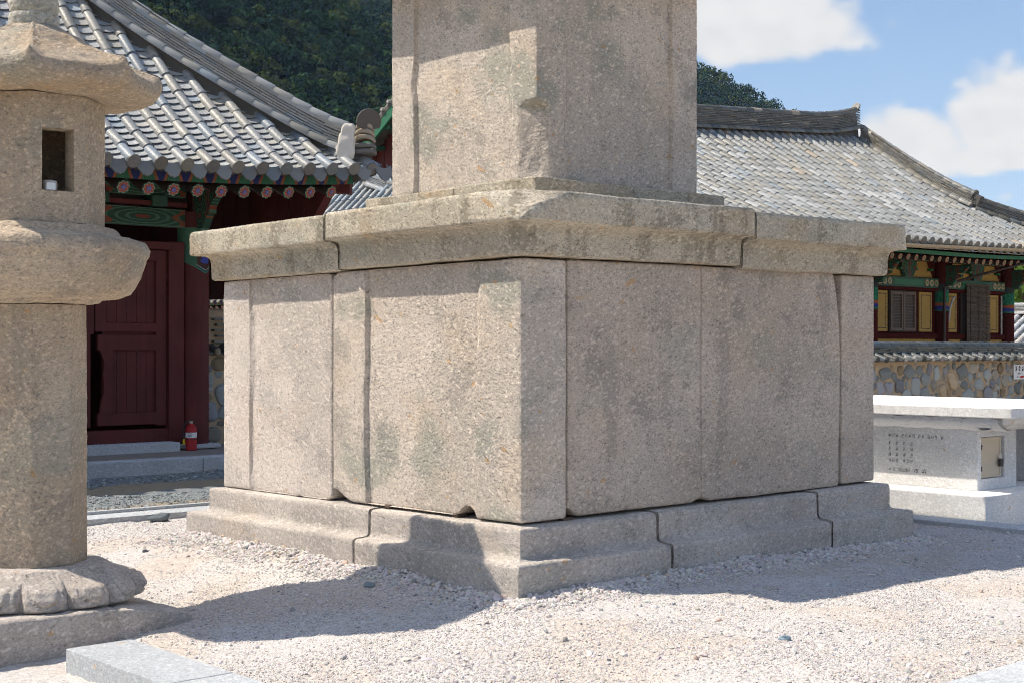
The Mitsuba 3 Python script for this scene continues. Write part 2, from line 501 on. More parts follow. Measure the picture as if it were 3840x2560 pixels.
for k, (b0, b1) in enumerate([(-2.075, -0.88), (-3.28, -2.085), (-4.48, -3.29)]):
    zt = float(ground_z(*loc([-4.46, (b0 + b1) / 2, 0])[:2])) + 0.115
    strip_slab(-4.67, -4.25, b0, b1, zt, ['grey granite kerb slab beside the foot of the stone lantern', 'second grey granite kerb slab from the stone lantern, at the bottom edge',
                                          'third grey granite kerb slab from the stone lantern'][k], 0.16)
for k in range(9):
    a0 = -4.2 + 1.2 * k
    strip_slab(a0, a0 + 1.19, B1, B1 + 0.33, 0.045, f'grey granite kerb slab between gravel court and gravel road', 0.14)
    v, f = gridbox(coords(a0, a0 + 1.19, 0.2, 0.008), coords(B1 + 0.335, B1 + 0.40, 0.06, 0.008), coords(-0.1, 0.075, 0.06, 0.008))
    v = loc(rounded(v, [a0, B1 + 0.335, -0.1], [a0 + 1.19, B1 + 0.40, 0.075], 0.008))
    single('kerb_edging', (v, f), 'granite_new', 'thin raised granite edging behind the kerb slabs along the gravel road', 'kerb', 'thin edging stones along the gravel road', smooth=40)
for k in range(6):
    b1 = 3.4 - 1.2 * k
    strip_slab(A1, A1 + 0.34, b1 - 1.19, b1, 0.03, 'blue grey granite kerb slab in front of the white altar' if k in (1, 2, 3) else 'blue grey granite kerb slab along the right side of the court', 0.14)
for k in range(6):
    a0 = -3.6 + 1.2 * k
    strip_slab(a0, a0 + 1.19, B0 - 0.33, B0, 0.03, 'grey granite kerb slab along the near side of the court', 0.14)

# ------------------------------------------------------------------ pebbles
ICO = trimesh.creation.icosahedron()
OCT = trimesh.creation.octahedron() if hasattr(trimesh.creation, 'octahedron') else None
OV = np.array([[1, 0, 0], [-1, 0, 0], [0, 1, 0], [0, -1, 0], [0, 0, 1], [0, 0, -1]], float)
OF = np.array([[0, 2, 4], [2, 1, 4], [1, 3, 4], [3, 0, 4], [2, 0, 5], [1, 2, 5], [3, 1, 5], [0, 3, 5]])


def scatter(xy, z, size, colors, base='oct', flat=0.7, sink=0.35):
    bv, bf = (OV, OF) if base == 'oct' else (np.array(ICO.vertices), np.array(ICO.faces))
    n, m = len(xy), len(bv)
    jit = 1 + rng.normal(0, 0.2, (n, m, 1)).clip(-0.45, 0.45)
    sc = np.stack([rng.uniform(0.75, 1.25, n), rng.uniform(0.75, 1.25, n), rng.uniform(flat - 0.2, flat + 0.2, n)], 1)[:, None]
    t = rng.uniform(0, 2 * np.pi, n)
    tilt = rng.normal(0, 0.2, (n, 2))
    p = bv[None] * jit * sc
    c, s = np.cos(t)[:, None], np.sin(t)[:, None]
    x, y, zz = p[..., 0] * c - p[..., 1] * s, p[..., 0] * s + p[..., 1] * c, p[..., 2]
    zz = zz + x * tilt[:, :1] + y * tilt[:, 1:]
    v = np.stack([x, y, zz], -1) * size[:, None, None]
    v[..., 0] += xy[:, 0, None]
    v[..., 1] += xy[:, 1, None]
    v[..., 2] += (z + size * flat * (1 - 2 * sink))[:, None]
    f = (bf[None] + (np.arange(n) * m)[:, None, None]).reshape(-1, 3)
    return v.reshape(-1, 3), f, np.repeat(colors, m, 0)


def pebble_colors(n, grey=0.0):
    t = rng.uniform(0.72, 1.12, (n, 1))
    base = np.array([0.64, 0.605, 0.59]) * t
    base += rng.normal(0, 0.018, (n, 3))
    odd = rng.uniform(size=n)
    base[odd < 0.03] *= 0.55
    base[(odd > 0.03) & (odd < 0.06)] *= [0.95, 0.82, 0.68]
    base[(odd > 0.06) & (odd < 0.07)] = [0.20, 0.22, 0.25]
    return base.clip(0.04, 0.85)


def in_view(x, y, margin=0.4):
    return (np.abs(x) < 0.362 * y + margin) & (y > 6.2)


def court_points(n, near=None):
    out = []
    while sum(len(o) for o in out) < n:
        y = 6.3 + 9.5 * rng.uniform(size=n) ** 1.5
        x = rng.uniform(-0.37, 0.37, n) * y
        a, b = glob(x, y)
        ok = (a > A0 + 0.02) & (a < A1 - 0.02) & (b > B0 + 0.02) & (b < B1 - 0.02) & ((np.abs(a) > 2.2) | (np.abs(b) > 2.12))
        out.append(np.stack([x, y], 1)[ok])
    return np.vstack(out)[:n]


xy = court_points(105000)
size = 0.0042 + 0.006 * rng.uniform(size=len(xy)) ** 2.4
cl = meshkit.fbm(np.stack([xy[:, 0] * 1.6, xy[:, 1] * 1.6, xy[:, 0] * 0], 1), 3, 21)
keep = rng.uniform(size=len(xy)) < np.clip((cl - 0.25) * 2.4, 0.12, 1)
xy, size = xy[keep], size[keep]
parts = [scatter(xy, court_z(xy[:, 0], xy[:, 1]), size, pebble_colors(len(xy)))]
# the coarse bank heaped against the foot of the pagoda
n = 24000
side = rng.uniform(size=n) < 0.5
dist = np.abs(rng.normal(0, 0.17, n)) + 0.0
w = rng.uniform(-2.35, 2.35, n)
a = np.where(side, -2.225 - dist, w)
b = np.where(side, np.clip(w, -2.3, 2.3), -2.14 - dist)
bank = loc(np.stack([a, b, a * 0], 1))[:, :2]
size = 0.007 + 0.017 * rng.uniform(size=n) ** 2.4 * np.exp(-(dist / 0.3) ** 2)
clump = meshkit.noise(np.stack([bank[:, 0] * 2.3, bank[:, 1] * 2.3, bank[:, 0] * 0], 1), 31)
keep = rng.uniform(size=n) < np.clip(clump * 1.7 - 0.15, 0.15, 1)
bank, size = bank[keep], size[keep]
lift = rng.uniform(0, 0.014, len(bank)) * np.exp(-(dist[keep] / 0.12) ** 2)
parts.append(scatter(bank, court_z(bank[:, 0], bank[:, 1]) + lift, size, pebble_colors(len(bank)), 'ico'))
# single larger stones lying about
xy = court_points(700)
parts.append(scatter(xy, court_z(xy[:, 0], xy[:, 1]), 0.011 + 0.012 * rng.uniform(size=len(xy)) ** 2, pebble_colors(len(xy)), 'ico'))
V = np.vstack([p[0] for p in parts])
off = np.cumsum([0] + [len(p[0]) for p in parts[:-1]])
key = part(None, 'gravel', (V, np.vstack([p[1] + o for p, o in zip(parts, off)])), 'pebbles', False, color=np.vstack([p[2] for p in parts]))
labels[key] = {'label': 'loose pale pink gravel stones strewn over the court', 'category': 'gravel', 'kind': 'stuff'}
# grey chippings of the road
n = 14000
a, b = rng.uniform(-9, 3, n), B1 + 0.42 + rng.uniform(size=n) ** 1.3 * 4.2
xy = loc(np.stack([a, b, a * 0], 1))[:, :2]
k = in_view(xy[:, 0], xy[:, 1]) & (meshkit.noise(np.stack([a * 0.35, b * 1.3, a * 0], 1), 12) > 0.38)
xy = xy[k]
g = rng.uniform(0.16, 0.44, (len(xy), 1)) * np.array([0.92, 1.0, 1.03])
v, f, c = scatter(xy, road_z(xy[:, 0], xy[:, 1]), 0.010 + 0.016 * rng.uniform(size=len(xy)) ** 2, g)
key = part(None, 'road_chippings', (v, f), 'pebbles', False, color=c)
labels[key] = {'label': 'grey crushed stone chippings lying on the gravel road', 'category': 'gravel', 'kind': 'stuff'}

# a few stones one can tell apart
def odd_stone(x, y, s, col, label, flat=0.6):
    q = trimesh.creation.icosphere(subdivisions=2)
    v = np.array(q.vertices)
    v = v * (1 + (meshkit.noise(v * 1.6 + x * 7, 3)[:, None] - 0.5) * 0.9) * np.array([1.2, 0.9, flat]) * s
    v = v + [x, y, float(court_z(np.array([x]), np.array([y]))[0]) + s * flat * 0.55]
    key = part(None, 'stone', (v, q.faces), 'pebbles', True, color=col)
    labels[key] = {'label': label, 'category': 'stone'}


odd_stone(-3.30, 13.46, 0.075, [0.14, 0.165, 0.18], 'dark grey stone lying against the kerb behind the lantern post', 0.7)
odd_stone(-3.01, 11.79, 0.022, [0.10, 0.105, 0.12], 'small black stone on the gravel behind the lantern')
odd_stone(-0.98, 9.86, 0.034, [0.24, 0.29, 0.33], 'blue grey stone in the shadow of the lantern near the base joint')
odd_stone(1.51, 7.94, 0.028, [0.26, 0.34, 0.40], 'flat pale blue stone on the sunlit gravel at lower right')


# ------------------------------------------------------------------ the pagoda
PAGODA = thing('stone_pagoda', 'large weathered granite pagoda with pilastered body on a stepped base', 'pagoda')
BR, BL = 2.0, 1.915          # half widths of the pedestal body along r and l


def lean(v):
    v = v.copy()
    v[:, 2] += 0.0078 * (v[:, 0] - 0.07) * np.clip(v[:, 2] / 0.4, 0, 1)
    return v


def profile_block(name, a0, a1, b0, b1, prof, ext, mat='granite_base', res=0.05, amp=0.006, seed=1, joint=0.012, chips=(), slope=0.0, label=None, fine=0.0015, lift=0.0):
    """a stone of a course: plan rectangle, moulded (z, outward offset from the body face) on the sides named in ext ('-a','+a','-b','+b'), plain at joints"""
    z = np.array([p[0] for p in prof])
    o = np.array([p[1] for p in prof])
    zs = []
    for k in range(len(z) - 1):
        L = math.hypot(z[k + 1] - z[k], o[k + 1] - o[k])
        m = max(1, int(round(L / 0.018)))
        zs += list(np.linspace(z[k], z[k + 1], m, endpoint=False))
    zs = np.array(zs + [z[-1]])
    if len(np.unique(np.round(zs, 6))) < len(zs):
        zs = np.unique(np.round(zs, 6))
    A, B = coords(a0, a1, res, joint), coords(b0, b1, res, joint)
    v, f = gridbox(A, B, zs)
    off = np.interp(v[:, 2], z, o)
    # round the joint edges in plan and at top and bottom
    edge = np.zeros(len(v))
    v0 = v.copy()
    for k, (lo, hi) in enumerate(((a0, a1), (b0, b1))):
        nm = 'ab'[k]
        mid, half = (lo + hi) / 2, (hi - lo) / 2
        t = (v0[:, k] - mid) / half
        v[:, k] = v0[:, k] + np.where(t > 0, np.clip((t - 0.0), 0, 1) * (off if '+' + nm in ext else -0.006), np.clip(-t, 0, 1) * (-off if '-' + nm in ext else 0.006))
    # soften vertical arrises at the joints
    lo = np.array([a0, b0]) - np.array([('-a' in ext), ('-b' in ext)])[:, None].T.ravel() * 0
    for k in range(2):
        other = 1 - k
        for sgn, lim in ((-1, (a0, b0)[k]), (1, (a1, b1)[k])):
            if ('-+'[sgn > 0] + 'ab'[k]) in ext:
                continue
            near = np.clip(1 - np.abs(v0[:, k] - lim) / joint, 0, 1)
            for s2 in (-1, 1):
                if ('-+'[s2 > 0] + 'ab'[other]) in ext:
                    lim2 = ((a0, b0) if s2 < 0 else (a1, b1))[other]
                    on = np.abs(v0[:, other] - lim2) < 1e-6
                    v[on, other] -= s2 * joint * 0.8 * near[on] ** 2
    if slope:
        top = np.abs(v0[:, 2] - zs[-1]) < 1e-6
        din = np.minimum.reduce([np.where('-a' in ext, v0[:, 0] - a0, 9), np.where('+a' in ext, a1 - v0[:, 0], 9), np.where('-b' in ext, v0[:, 1] - b0, 9), np.where('+b' in ext, b1 - v0[:, 1], 9)])
        v[top, 2] += slope * np.minimum(din[top], 1.2)
    v[:, 2] += lift
    v = loc(v)
    for c in chips:
        v = chip(v, *c)
    v = rough(v, f, amp, 3.2, seed, fine, 22.0)
    return part(PAGODA, name, (lean(v), f), mat, 35, label)


STEP = [(-0.35, 0.225), (0.196, 0.225), (0.211, 0.221), (0.220, 0.208), (0.2225, 0.19), (0.2265, 0.125), (0.232, 0.104), (0.244, 0.090), (0.265, 0.084), (0.40, 0.083), (0.418, 0.079), (0.428, 0.066), (0.432, 0.04), (0.436, -0.05)]
j1, j2, j3 = -0.33, -0.775, 1.093
e = {}
profile_block('base_stone', -BR, j2 - 0.004, -BL, j1 - 0.004, STEP, ('-a', '-b'), seed=1, label='near corner stone of the stepped base with a lit edge')
profile_block('base_stone', -BR, j2 - 0.004, j1 + 0.006, BL, STEP, ('-a', '+b'), seed=2, lift=0.004)
profile_block('base_stone', j2 + 0.006, j3 - 0.004, -BL, 0.2, STEP, ('-b',), seed=3, lift=0.006)
profile_block('base_stone', j3 + 0.006, BR, -BL, 0.2, STEP, ('-b', '+a'), seed=4, lift=0.018)
profile_block('base_stone', j2 + 0.006, 0.9, 0.21, BL, STEP, ('+b',), seed=5)
profile_block('base_stone', 0.91, BR, 0.21, BL, STEP, ('+b', '+a'), seed=6)


def slab_stone(name, lo, hi, r, res, mat='granite_old', amp=0.005, seed=1, relief=(), chips=(), cuts=((), (), ()), rr=None, label=None, fine=0.002, smooth=35, origin=C0, parent=None, leaning=True, warp=None):
    """a dressed block (local a, b, z); relief: (axis, side, field) pushes the face back by field(other coordinates)"""
    lo, hi = np.asarray(lo, float), np.asarray(hi, float)
    v, f = gridbox(*[coords(lo[k], hi[k], res, r, cuts[k]) for k in range(3)])
    for axis, sgn, field in relief:
        on = np.abs(v[:, axis] - (hi if sgn > 0 else lo)[axis]) < 1e-6
        others = [k for k in range(3) if k != axis]
        push = field(v[:, others[0]], v[:, others[1]]) * on
        w = v.copy()
        w = rounded(w, lo, hi, r)
        w[:, axis] -= sgn * push
        v = w if axis == relief[-1][0] and sgn == relief[-1][1] and len(relief) == 1 else np.where(on[:, None], w, v)
    if len(relief) != 1:
        far = np.abs(v - np.clip(v, lo, hi)).max(1) < 1
        if not relief:
            v = rounded(v, lo, hi, r)
    if warp is not None:
        v = warp(v)
    v = loc(v, origin)
    for c in chips:
        v = chip(v, *c)
    v = rough(v, f, amp, 3.0, seed, fine, 20.0)
    return part(parent or PAGODA, name, (lean(v) if leaning else v, f), mat, smooth, label)


ZB, ZT = 0.452, 2.198
band = lambda t, lo, hi, s=0.006: np.clip((t - lo) / s, 0, 1) * np.clip((hi - t) / s, 0, 1)


def cutlist(*xs):
    out = []
    for x in xs:
        out += [x - 0.002, x + 0.001, x + 0.004, x + 0.008]
    return out


def worn(notches, axis, round_top=()):
    # chips along the lower edge: (position along the face, half width, height); rounded upper corners: (position, reach, drop, direction)
    def fn(v):
        v = v.copy()
        low = np.clip((ZB + 0.22 - v[:, 2]) / 0.22, 0, 1)
        for c, w, h in notches:
            g = np.exp(-np.abs((v[:, axis] - c) / w) ** 2.6)
            v[:, 2] += g * h * low * (0.8 + 0.4 * meshkit.noise(v * 14, 3))
        up = np.clip((v[:, 2] - ZT + 0.25) / 0.25, 0, 1)
        for c, w, h, s in round_top:
            t = np.clip(1 - s * (c - v[:, axis]) / w, 0, 1)
            v[:, 2] -= h * t ** 2.2 * up
        return v
    return fn


# near corner monolith: left face from the corner to the first joint, with two carved pilasters
bj = -BL + 2.187
D = 0.032
wob = lambda z, s: 0.006 * np.sin(z * 5.1 + s) + 0.004 * np.sin(z * 13 + 2 * s)
rel = lambda b, z: D * band(b, -BL + 0.455 + wob(z, 1) + 0.02 * np.clip((1.2 - z) / 1.2, 0, 1), -BL + 1.755 + wob(z, 2))
low_notch = [((-RV[0] * 0.5 + 0.1, -RV[1] * 0.5, -0.9), None)]
K = slab_stone('body_stone', (-BR, -BL, ZB), (-BR + 0.415, bj - 0.006, ZT), 0.022, 0.04, seed=11, relief=[(0, -1, rel)], warp=worn([(bj, 0.16, 0.085), (-BL + 0.56, 0.09, 0.075), (-BL + 0.46, 0.03, -0.02)], 1, [(bj, 0.10, 0.05, 1)]),
               cuts=((), cutlist(-BL + 0.455, -BL + 1.745), ()), label='tall corner stone of the body, lit on its carved left face and shaded on the right')
rel = lambda b, z: 0.024 * band(b, bj + 0.03, BL - 0.43 + wob(z, 3))
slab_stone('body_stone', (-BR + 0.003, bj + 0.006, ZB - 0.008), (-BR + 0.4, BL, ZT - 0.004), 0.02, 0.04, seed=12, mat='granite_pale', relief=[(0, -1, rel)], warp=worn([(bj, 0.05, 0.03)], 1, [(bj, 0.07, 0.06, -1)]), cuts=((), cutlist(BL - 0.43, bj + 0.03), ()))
# right face: one broad panel with a low pilaster, and the far corner pillar
rel = lambda a, z: 0.012 * band(a, -BR + 1.78 + wob(z, 4) * 0.4, -BR + 1.80 + wob(z, 4) * 0.4, 0.008) * 1.6 + 0.007 * band(a, -BR + 2.26 + 1.6 * wob(z, 5), 2.5, 0.08)


def bulge(v):
    # the worn upper right corner and swelling right edge of the panel
    v = v.copy()
    hi_a = -BR + 3.520
    t = np.clip((v[:, 0] - (hi_a - 0.3)) / 0.3, 0, 1)
    shrink = 0.075 * np.clip((v[:, 2] - 1.75) / 0.45, 0, 1) ** 1.6 + 0.02 * np.sin(v[:, 2] * 3.4) * 0.5
    v[:, 0] -= t ** 2 * shrink
    v = worn([(-BR + 1.80, 0.07, 0.03), (-BR + 0.44, 0.05, 0.05)], 0)(v)
    up = np.abs(v[:, 2] - ZT) < 0.03
    v[:, 2] -= np.clip((v[:, 0] - (hi_a - 0.2)) / 0.2, 0, 1) ** 3 * 0.05 * up
    return v


slab_stone('body_stone', (-BR + 0.430, -BL + 0.004, ZB + 0.006), (-BR + 3.520, -BL + 0.4, ZT + 0.006), 0.03, 0.04, seed=13, mat='granite_shaded', relief=[(1, -1, rel)], cuts=(cutlist(-BR + 1.78, -BR + 1.80, -BR + 2.26), (), ()), warp=bulge)
slab_stone('body_stone', (-BR + 3.542, -BL + 0.006, ZB + 0.02), (BR, -BL + 0.5, ZT - 0.012), 0.022, 0.04, seed=14, mat='granite_shaded',
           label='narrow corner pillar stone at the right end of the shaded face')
slab_stone('body_stone', (BR - 0.4, -BL + 0.512, ZB), (BR, BL - 0.41, ZT), 0.02, 0.1, seed=15)
slab_stone('body_stone', (-BR + 0.42, BL - 0.4, ZB), (BR - 0.01, BL, ZT), 0.02, 0.1, seed=16)
part(PAGODA, 'core', (loc(box([-BR + 0.3, -BL + 0.3, 0.1], [BR - 0.3, BL - 0.3, 2.6])[0]), box([0, 0, 0], [1, 1, 1])[1]), 'granite_base')
for (a, b) in ((-1.55, -1.86), (-1.72, -1.84), (-1.93, -1.2), (-1.94, -0.42)):
    m = bevel_box([a - 0.05, b - 0.03, 0.432], [a + 0.05, b + 0.03, 0.456], 0.006)
    part(PAGODA, 'iron_wedge', (loc(m[0]), m[1]), 'iron', False)

# the cover slab: cavetto below, thick slab, sloping top
COV = [(2.212, 0.045), (2.218, 0.062), (2.232, 0.07), (2.36, 0.075), (2.39, 0.080), (2.408, 0.092), (2.418, 0.112), (2.423, 0.14), (2.427, 0.192), (2.432, 0.201), (2.445, 0.205), (2.60, 0.205), (2.62, 0.200), (2.632, 0.185)]
near_corner = loc([-BR - 0.2, -BL - 0.2, 0])
nd = np.array([-RV[0] - LV[0], -RV[1] - LV[1]]) / math.sqrt(2)
n1 = np.array([nd[0] * 0.62, nd[1] * 0.62, 0.78])
d1 = n1 @ np.array([near_corner[0], near_corner[1], 2.635]) - 0.175
n2 = np.array([nd[0] * 0.95 + 0.25, nd[1] * 0.95, 0.12])
n2 /= np.linalg.norm(n2)
d2 = n2 @ np.array([near_corner[0], near_corner[1], 2.55]) - 0.05
profile_block('cover_stone', -BR, 0.165, -BL, 0.072, COV, ('-a', '-b'), 'granite_cornice', 0.04, 0.007, 21, slope=0.1, chips=[(n1, d1, 3, 0.055, 6.0), (n2, d2, 5, 0.02, 7.0)],
              label='cover stone of the near corner with a broken pale edge')
profile_block('cover_stone', -BR, 0.165, 0.084, BL, COV, ('-a', '+b'), 'granite_cornice', 0.05, 0.006, 22, slope=0.1, lift=-0.012)
profile_block('cover_stone', 0.175, BR, -BL, 0.3, COV, ('-b', '+a'), 'granite_cornice', 0.05, 0.006, 23, slope=0.1, lift=-0.022,
              chips=[((RV[0] * 0.8 - LV[0] * 0.6, RV[1] * 0.8 - LV[1] * 0.6, 0.15), float(np.dot([RV[0] * 0.8 - LV[0] * 0.6, RV[1] * 0.8 - LV[1] * 0.6, 0.15], loc([BR + 0.2, -BL - 0.2, 2.6])) / math.sqrt(1.0225)) - 0.055, 8, 0.01, 6.0)],
              label='cover stone at the right end of the shaded face')
profile_block('cover_stone', 0.175, BR, 0.31, BL, COV, ('+b', '+a'), 'granite_cornice', 0.08, 0.006, 24, slope=0.1)

# first storey on its two-stone plinth
C1 = np.array([0.268, 12.2])
P_ = 1.08
slab_stone('plinth_stone', (-P_, -P_, 2.70), (P_, -0.12, 2.884), 0.015, 0.05, 'granite_cornice', 0.006, 31, origin=C1, leaning=False)
slab_stone('plinth_stone', (-P_, -0.11, 2.70), (P_, P_, 2.876), 0.015, 0.05, 'granite_cornice', 0.006, 32, origin=C1, leaning=False)
H1 = 0.92
near1 = loc([-H1, -H1, 0], C1)


def storey(name, h, z0, z1, pil, res, seed, chips=(), label=None, d=0.035, taper=0.0):
    lo, hi = np.array([-h, -h, z0]), np.array([h, h, z1])
    cu = cutlist(-h + pil, h - pil - 0.008)
    v, f = gridbox(coords(-h, h, res, 0.02, cu), coords(-h, h, res, 0.02, cu), coords(z0, z1, res, 0.02))
    w = rounded(v, lo, hi, 0.02)
    for k in (0, 1):
        for s in (-1, 1):
            on = np.abs(v[:, k] - s * h) < 1e-6
            t = v[:, 1 - k]
            w[on, k] -= s * d * band(t[on], -h + pil + wob(v[on, 2], k + s) * 1.5, h - pil + wob(v[on, 2], k - s))
    g = 1 - taper * (v[:, 2] - z0)
    w[:, :2] *= g[:, None]
    w = loc(w, C1)
    for c in chips:
        w = chip(w, *c)
    w = rough(w, f, 0.005, 3.0, seed, 0.002, 20.0)
    return part(PAGODA, name, (w, f), 'granite_old', 35, label)


nc = np.array([nd[0], nd[1], 0.0])
ncs = np.array([nd[0] * 0.94 - 0.18, nd[1] * 0.94, 0.0])
ncs /= np.linalg.norm(ncs)


def storey_chip():
    pass


def chip_band(v, n, d, z0, z1, seed, amp=0.012, freq=8.0):
    s = v @ n - d - (meshkit.fbm(v * freq + seed, 4, seed) - 0.5) * 2 * amp
    s = s * np.clip((z1 - v[:, 2]) / 0.035, 0, 1) * np.clip((v[:, 2] - z0) / 0.25, 0, 1)
    return np.where(s[:, None] > 0, v - n * np.maximum(s, 0)[:, None], v)


_chip = chip


def chip(v, *c):
    if len(c) == 7:
        return chip_band(v, *c)
    return _chip(v, *c)


dcut = ncs @ np.array([near1[0], near1[1], 0]) - 0.118
storey('first_storey', H1, 2.888, 4.66, 0.31, 0.022, 41, chips=[(ncs, dcut, 2.7, 3.49, 4, 0.018, 8.0)], label='square first storey block with carved corner pilasters and a broken near edge')


def roof_stone(name, h_in, z0, half, z_eave, thick, z_top, h_top, seed):
    """roof stone: stepped tiers below, straight eaves rising at the corners, concave slopes above"""
    rows = []
    n = 5
    for k in range(n):
        hh = h_in + 0.06 + (half * 0.80 - h_in - 0.06) * (k / (n - 1))
        za, zb = z0 + (z_eave - z0) * k / n, z0 + (z_eave - z0) * (k + 1) / n
        rows += [(hh, za), (hh, zb)]
    rows += [(half, z_eave), (half + 0.01, z_eave + thick)]
    for t in np.linspace(0.15, 1, 7):
        rows.append((half + (h_top - half) * t, z_eave + thick + (z_top - z_eave - thick) * (0.55 * t + 0.45 * t * t)))
    m = 16
    s = np.linspace(-1, 1, m + 1)[:-1]
    ring = np.concatenate([np.stack([s, -np.ones(m)], 1), np.stack([np.ones(m), s], 1), np.stack([-s, np.ones(m)], 1), np.stack([-np.ones(m), -s], 1)])
    cornerness = (np.minimum(np.abs(ring[:, 0]), np.abs(ring[:, 1]))) ** 5
    V = []
    for hh, zz in rows:
        up = 0.04 * cornerness * np.clip((hh - half * 0.8) / (half * 0.2), 0, 1) * (half / 1.5)
        V.append(np.column_stack([ring * hh, zz + up]))
    V = np.vstack(V)
    N = 4 * m
    i = np.arange(N)
    j = (i + 1) % N
    f = []
    for k in range(len(rows) - 1):
        a, b = k * N, (k + 1) * N
        f += [np.stack([a + i, a + j, b + j], 1), np.stack([a + i, b + j, b + i], 1)]
    V = np.vstack([V, [[0, 0, rows[0][1]], [0, 0, rows[-1][1]]]])
    top = (len(rows) - 1) * N
    f += [np.stack([j, i, i * 0 + len(V) - 2], 1), np.stack([top + i, top + j, i * 0 + len(V) - 1], 1)]
    V = loc(V, C1)
    part(PAGODA, name, (V, np.vstack(f)), 'granite_old', 25)


W1 = 1.25
ZE1 = 4.045 + (W1 - H1) * 1.917
roof_stone('roof_stone', H1, 4.663, W1, ZE1, 0.06, ZE1 + 0.48, 0.76, 51)
z = ZE1 + 0.49
storey('second_storey', 0.66, z, z + 0.38, 0.22, 0.1, 42)
roof_stone('roof_stone', 0.66, z + 0.39, 0.80, z + 0.72, 0.11, z + 1.1, 0.55, 52)
z += 1.11
storey('third_storey', 0.53, z, z + 0.32, 0.18, 0.1, 43)
roof_stone('roof_stone', 0.53, z + 0.33, 0.70, z + 0.62, 0.1, z + 0.95, 0.3, 53)
z += 0.96
v, f = lathe([(0.3, z), (0.3, z + 0.25), (0.2, z + 0.27), (0.3, z + 0.5), (0.1, z + 0.55), (0.04, z + 0.6), (0.04, z + 1.5), (0.12, z + 1.55), (0.12, z + 1.65), (0.0, z + 1.8)], 16)
part(PAGODA, 'finial', (v + [C1[0], C1[1], 0], f), 'granite_old', 40)

# ------------------------------------------------------------------ the stone lantern
LANTERN = thing('stone_lantern', 'octagonal granite lantern with a broad roof stone and lotus base', 'lantern')
CL = np.array([-3.1636, 9.51])
S = 1.191
lz = lambda z: CAM_H + (z - CAM_H) * S
TH0 = math.radians(-73.6)          # one corner of each octagon looks at the camera


def octa(profile, n=160, round_=None, extra=None, close=True):
    """loft of octagons: profile rows (circumradius, z, roundness)"""
    th = TH0 + np.arange(n) * 2 * np.pi / n
    u = (th - TH0 + 1e-9) % (np.pi / 4) - np.pi / 8
    k = math.cos(np.pi / 8) / np.cos(u)           # 1 at the corners
    p = np.asarray(profile, float) * [S / 1.152, 1, 1]
    rr = p[:, None, 0] * ((1 - p[:, None, 2]) * k + p[:, None, 2] * (0.5 + 0.5 * k.max()) * 1.0)
    zz = np.repeat(p[:, None, 1], n, 1)
    if extra:
        rr, zz = extra(rr, zz, th, k)
    v = np.stack([rr * np.cos(th), rr * np.sin(th), zz], -1).reshape(-1, 3)
    i = np.arange(n)
    j = (i + 1) % n
    f = []
    for q in range(len(p) - 1):
        a, b = q * n, (q + 1) * n
        f += [np.stack([a + i, a + j, b + j], 1), np.stack([a + i, b + j, b + i], 1)]
    v = np.vstack([v, [[0, 0, p[0, 1]], [0, 0, p[-1, 1]]]])
    top = (len(p) - 1) * n
    f += [np.stack([j, i, i * 0 + len(v) - 2], 1), np.stack([top + i, top + j, i * 0 + len(v) - 1], 1)]
    return v, np.vstack(f)


def dense(rows, step):
    out = [rows[0]]
    for a, b in zip(rows[:-1], rows[1:]):
        n = max(1, int(math.hypot(b[0] - a[0], b[1] - a[1]) / step))
        out += [tuple(np.array(a) + (np.array(b) - np.array(a)) * t / n) for t in range(1, n + 1)]
    return out


def lantern_part(name, mesh, mat='granite_lantern', amp=0.006, seed=1, smooth=40, freq=5.0, fine=0.002, label=None):
    v, f = mesh
    v = v + [CL[0], CL[1], 0]
    v = rough(v, f, amp, freq, seed, fine, 24.0)
    return part(LANTERN, name, (v, f), mat, smooth, label)


# square ground stone, its right corner broken off and worn low
gs = 0.76
lo, hi = [-gs, -gs, -0.46], [gs, gs, -0.04]
v, f = gridbox(coords(-gs, gs, 0.035, 0.02), coords(-gs, gs, 0.035, 0.02), coords(-0.46, -0.04, 0.035, 0.02))
v = rounded(v, lo, hi, 0.03)
top = np.clip((v[:, 2] + 0.34) / 0.3, 0, 1)
corner = np.clip((v[:, 0] - 0.2) / 0.5, 0, 1)
v[:, 2] -= 0.085 * corner ** 1.3 * top
crack = np.exp(-((v[:, 0] - 0.30 - 0.08 * v[:, 1]) / 0.016) ** 2)
onfront = np.clip((-v[:, 1] - gs + 0.03) / 0.03, 0, 1)
v[:, 1] += crack * 0.025 * (v[:, 1] < -gs + 0.05)
v[:, 2] -= crack * 0.02 * top
v = loc(v, CL)
v = rough(v, f, 0.012, 4.0, 61, 0.003, 22.0)
part(LANTERN, 'ground_stone', (v, f), 'granite_base', 40, 'square ground stone, its right corner broken and worn low')


def petals(rr, zz, th, k):
    z0, z1 = zz.min(), zz.max()
    t = (zz - z0) / (z1 - z0)
    ph = ((th - TH0) / (2 * np.pi) * 14 + 0.2) % 1.0
    x = np.abs(ph - 0.5) * 2
    x = np.repeat(x[None], len(zz), 0)
    env = np.clip(t / 0.12, 0, 1) * np.clip((0.80 - t) / 0.2, 0, 1)
    bulb = np.cos(np.clip(x, 0, 1) * np.pi / 2) ** 0.75
    groove = np.exp(-((1 - x) / 0.11) ** 2)
    rr = rr + env * (0.060 * bulb - 0.035 * groove)
    # a second, smaller petal outlined inside each one
    u_ = np.sqrt((x / 0.56) ** 2 + ((t - 0.52) / 0.30) ** 2 * (t < 0.52))
    rr = rr - env * 0.020 * np.exp(-((u_ - 1.0) / 0.13) ** 2) + env * 0.012 * np.exp(-((u_ - 0.7) / 0.3) ** 2)
    return rr, zz


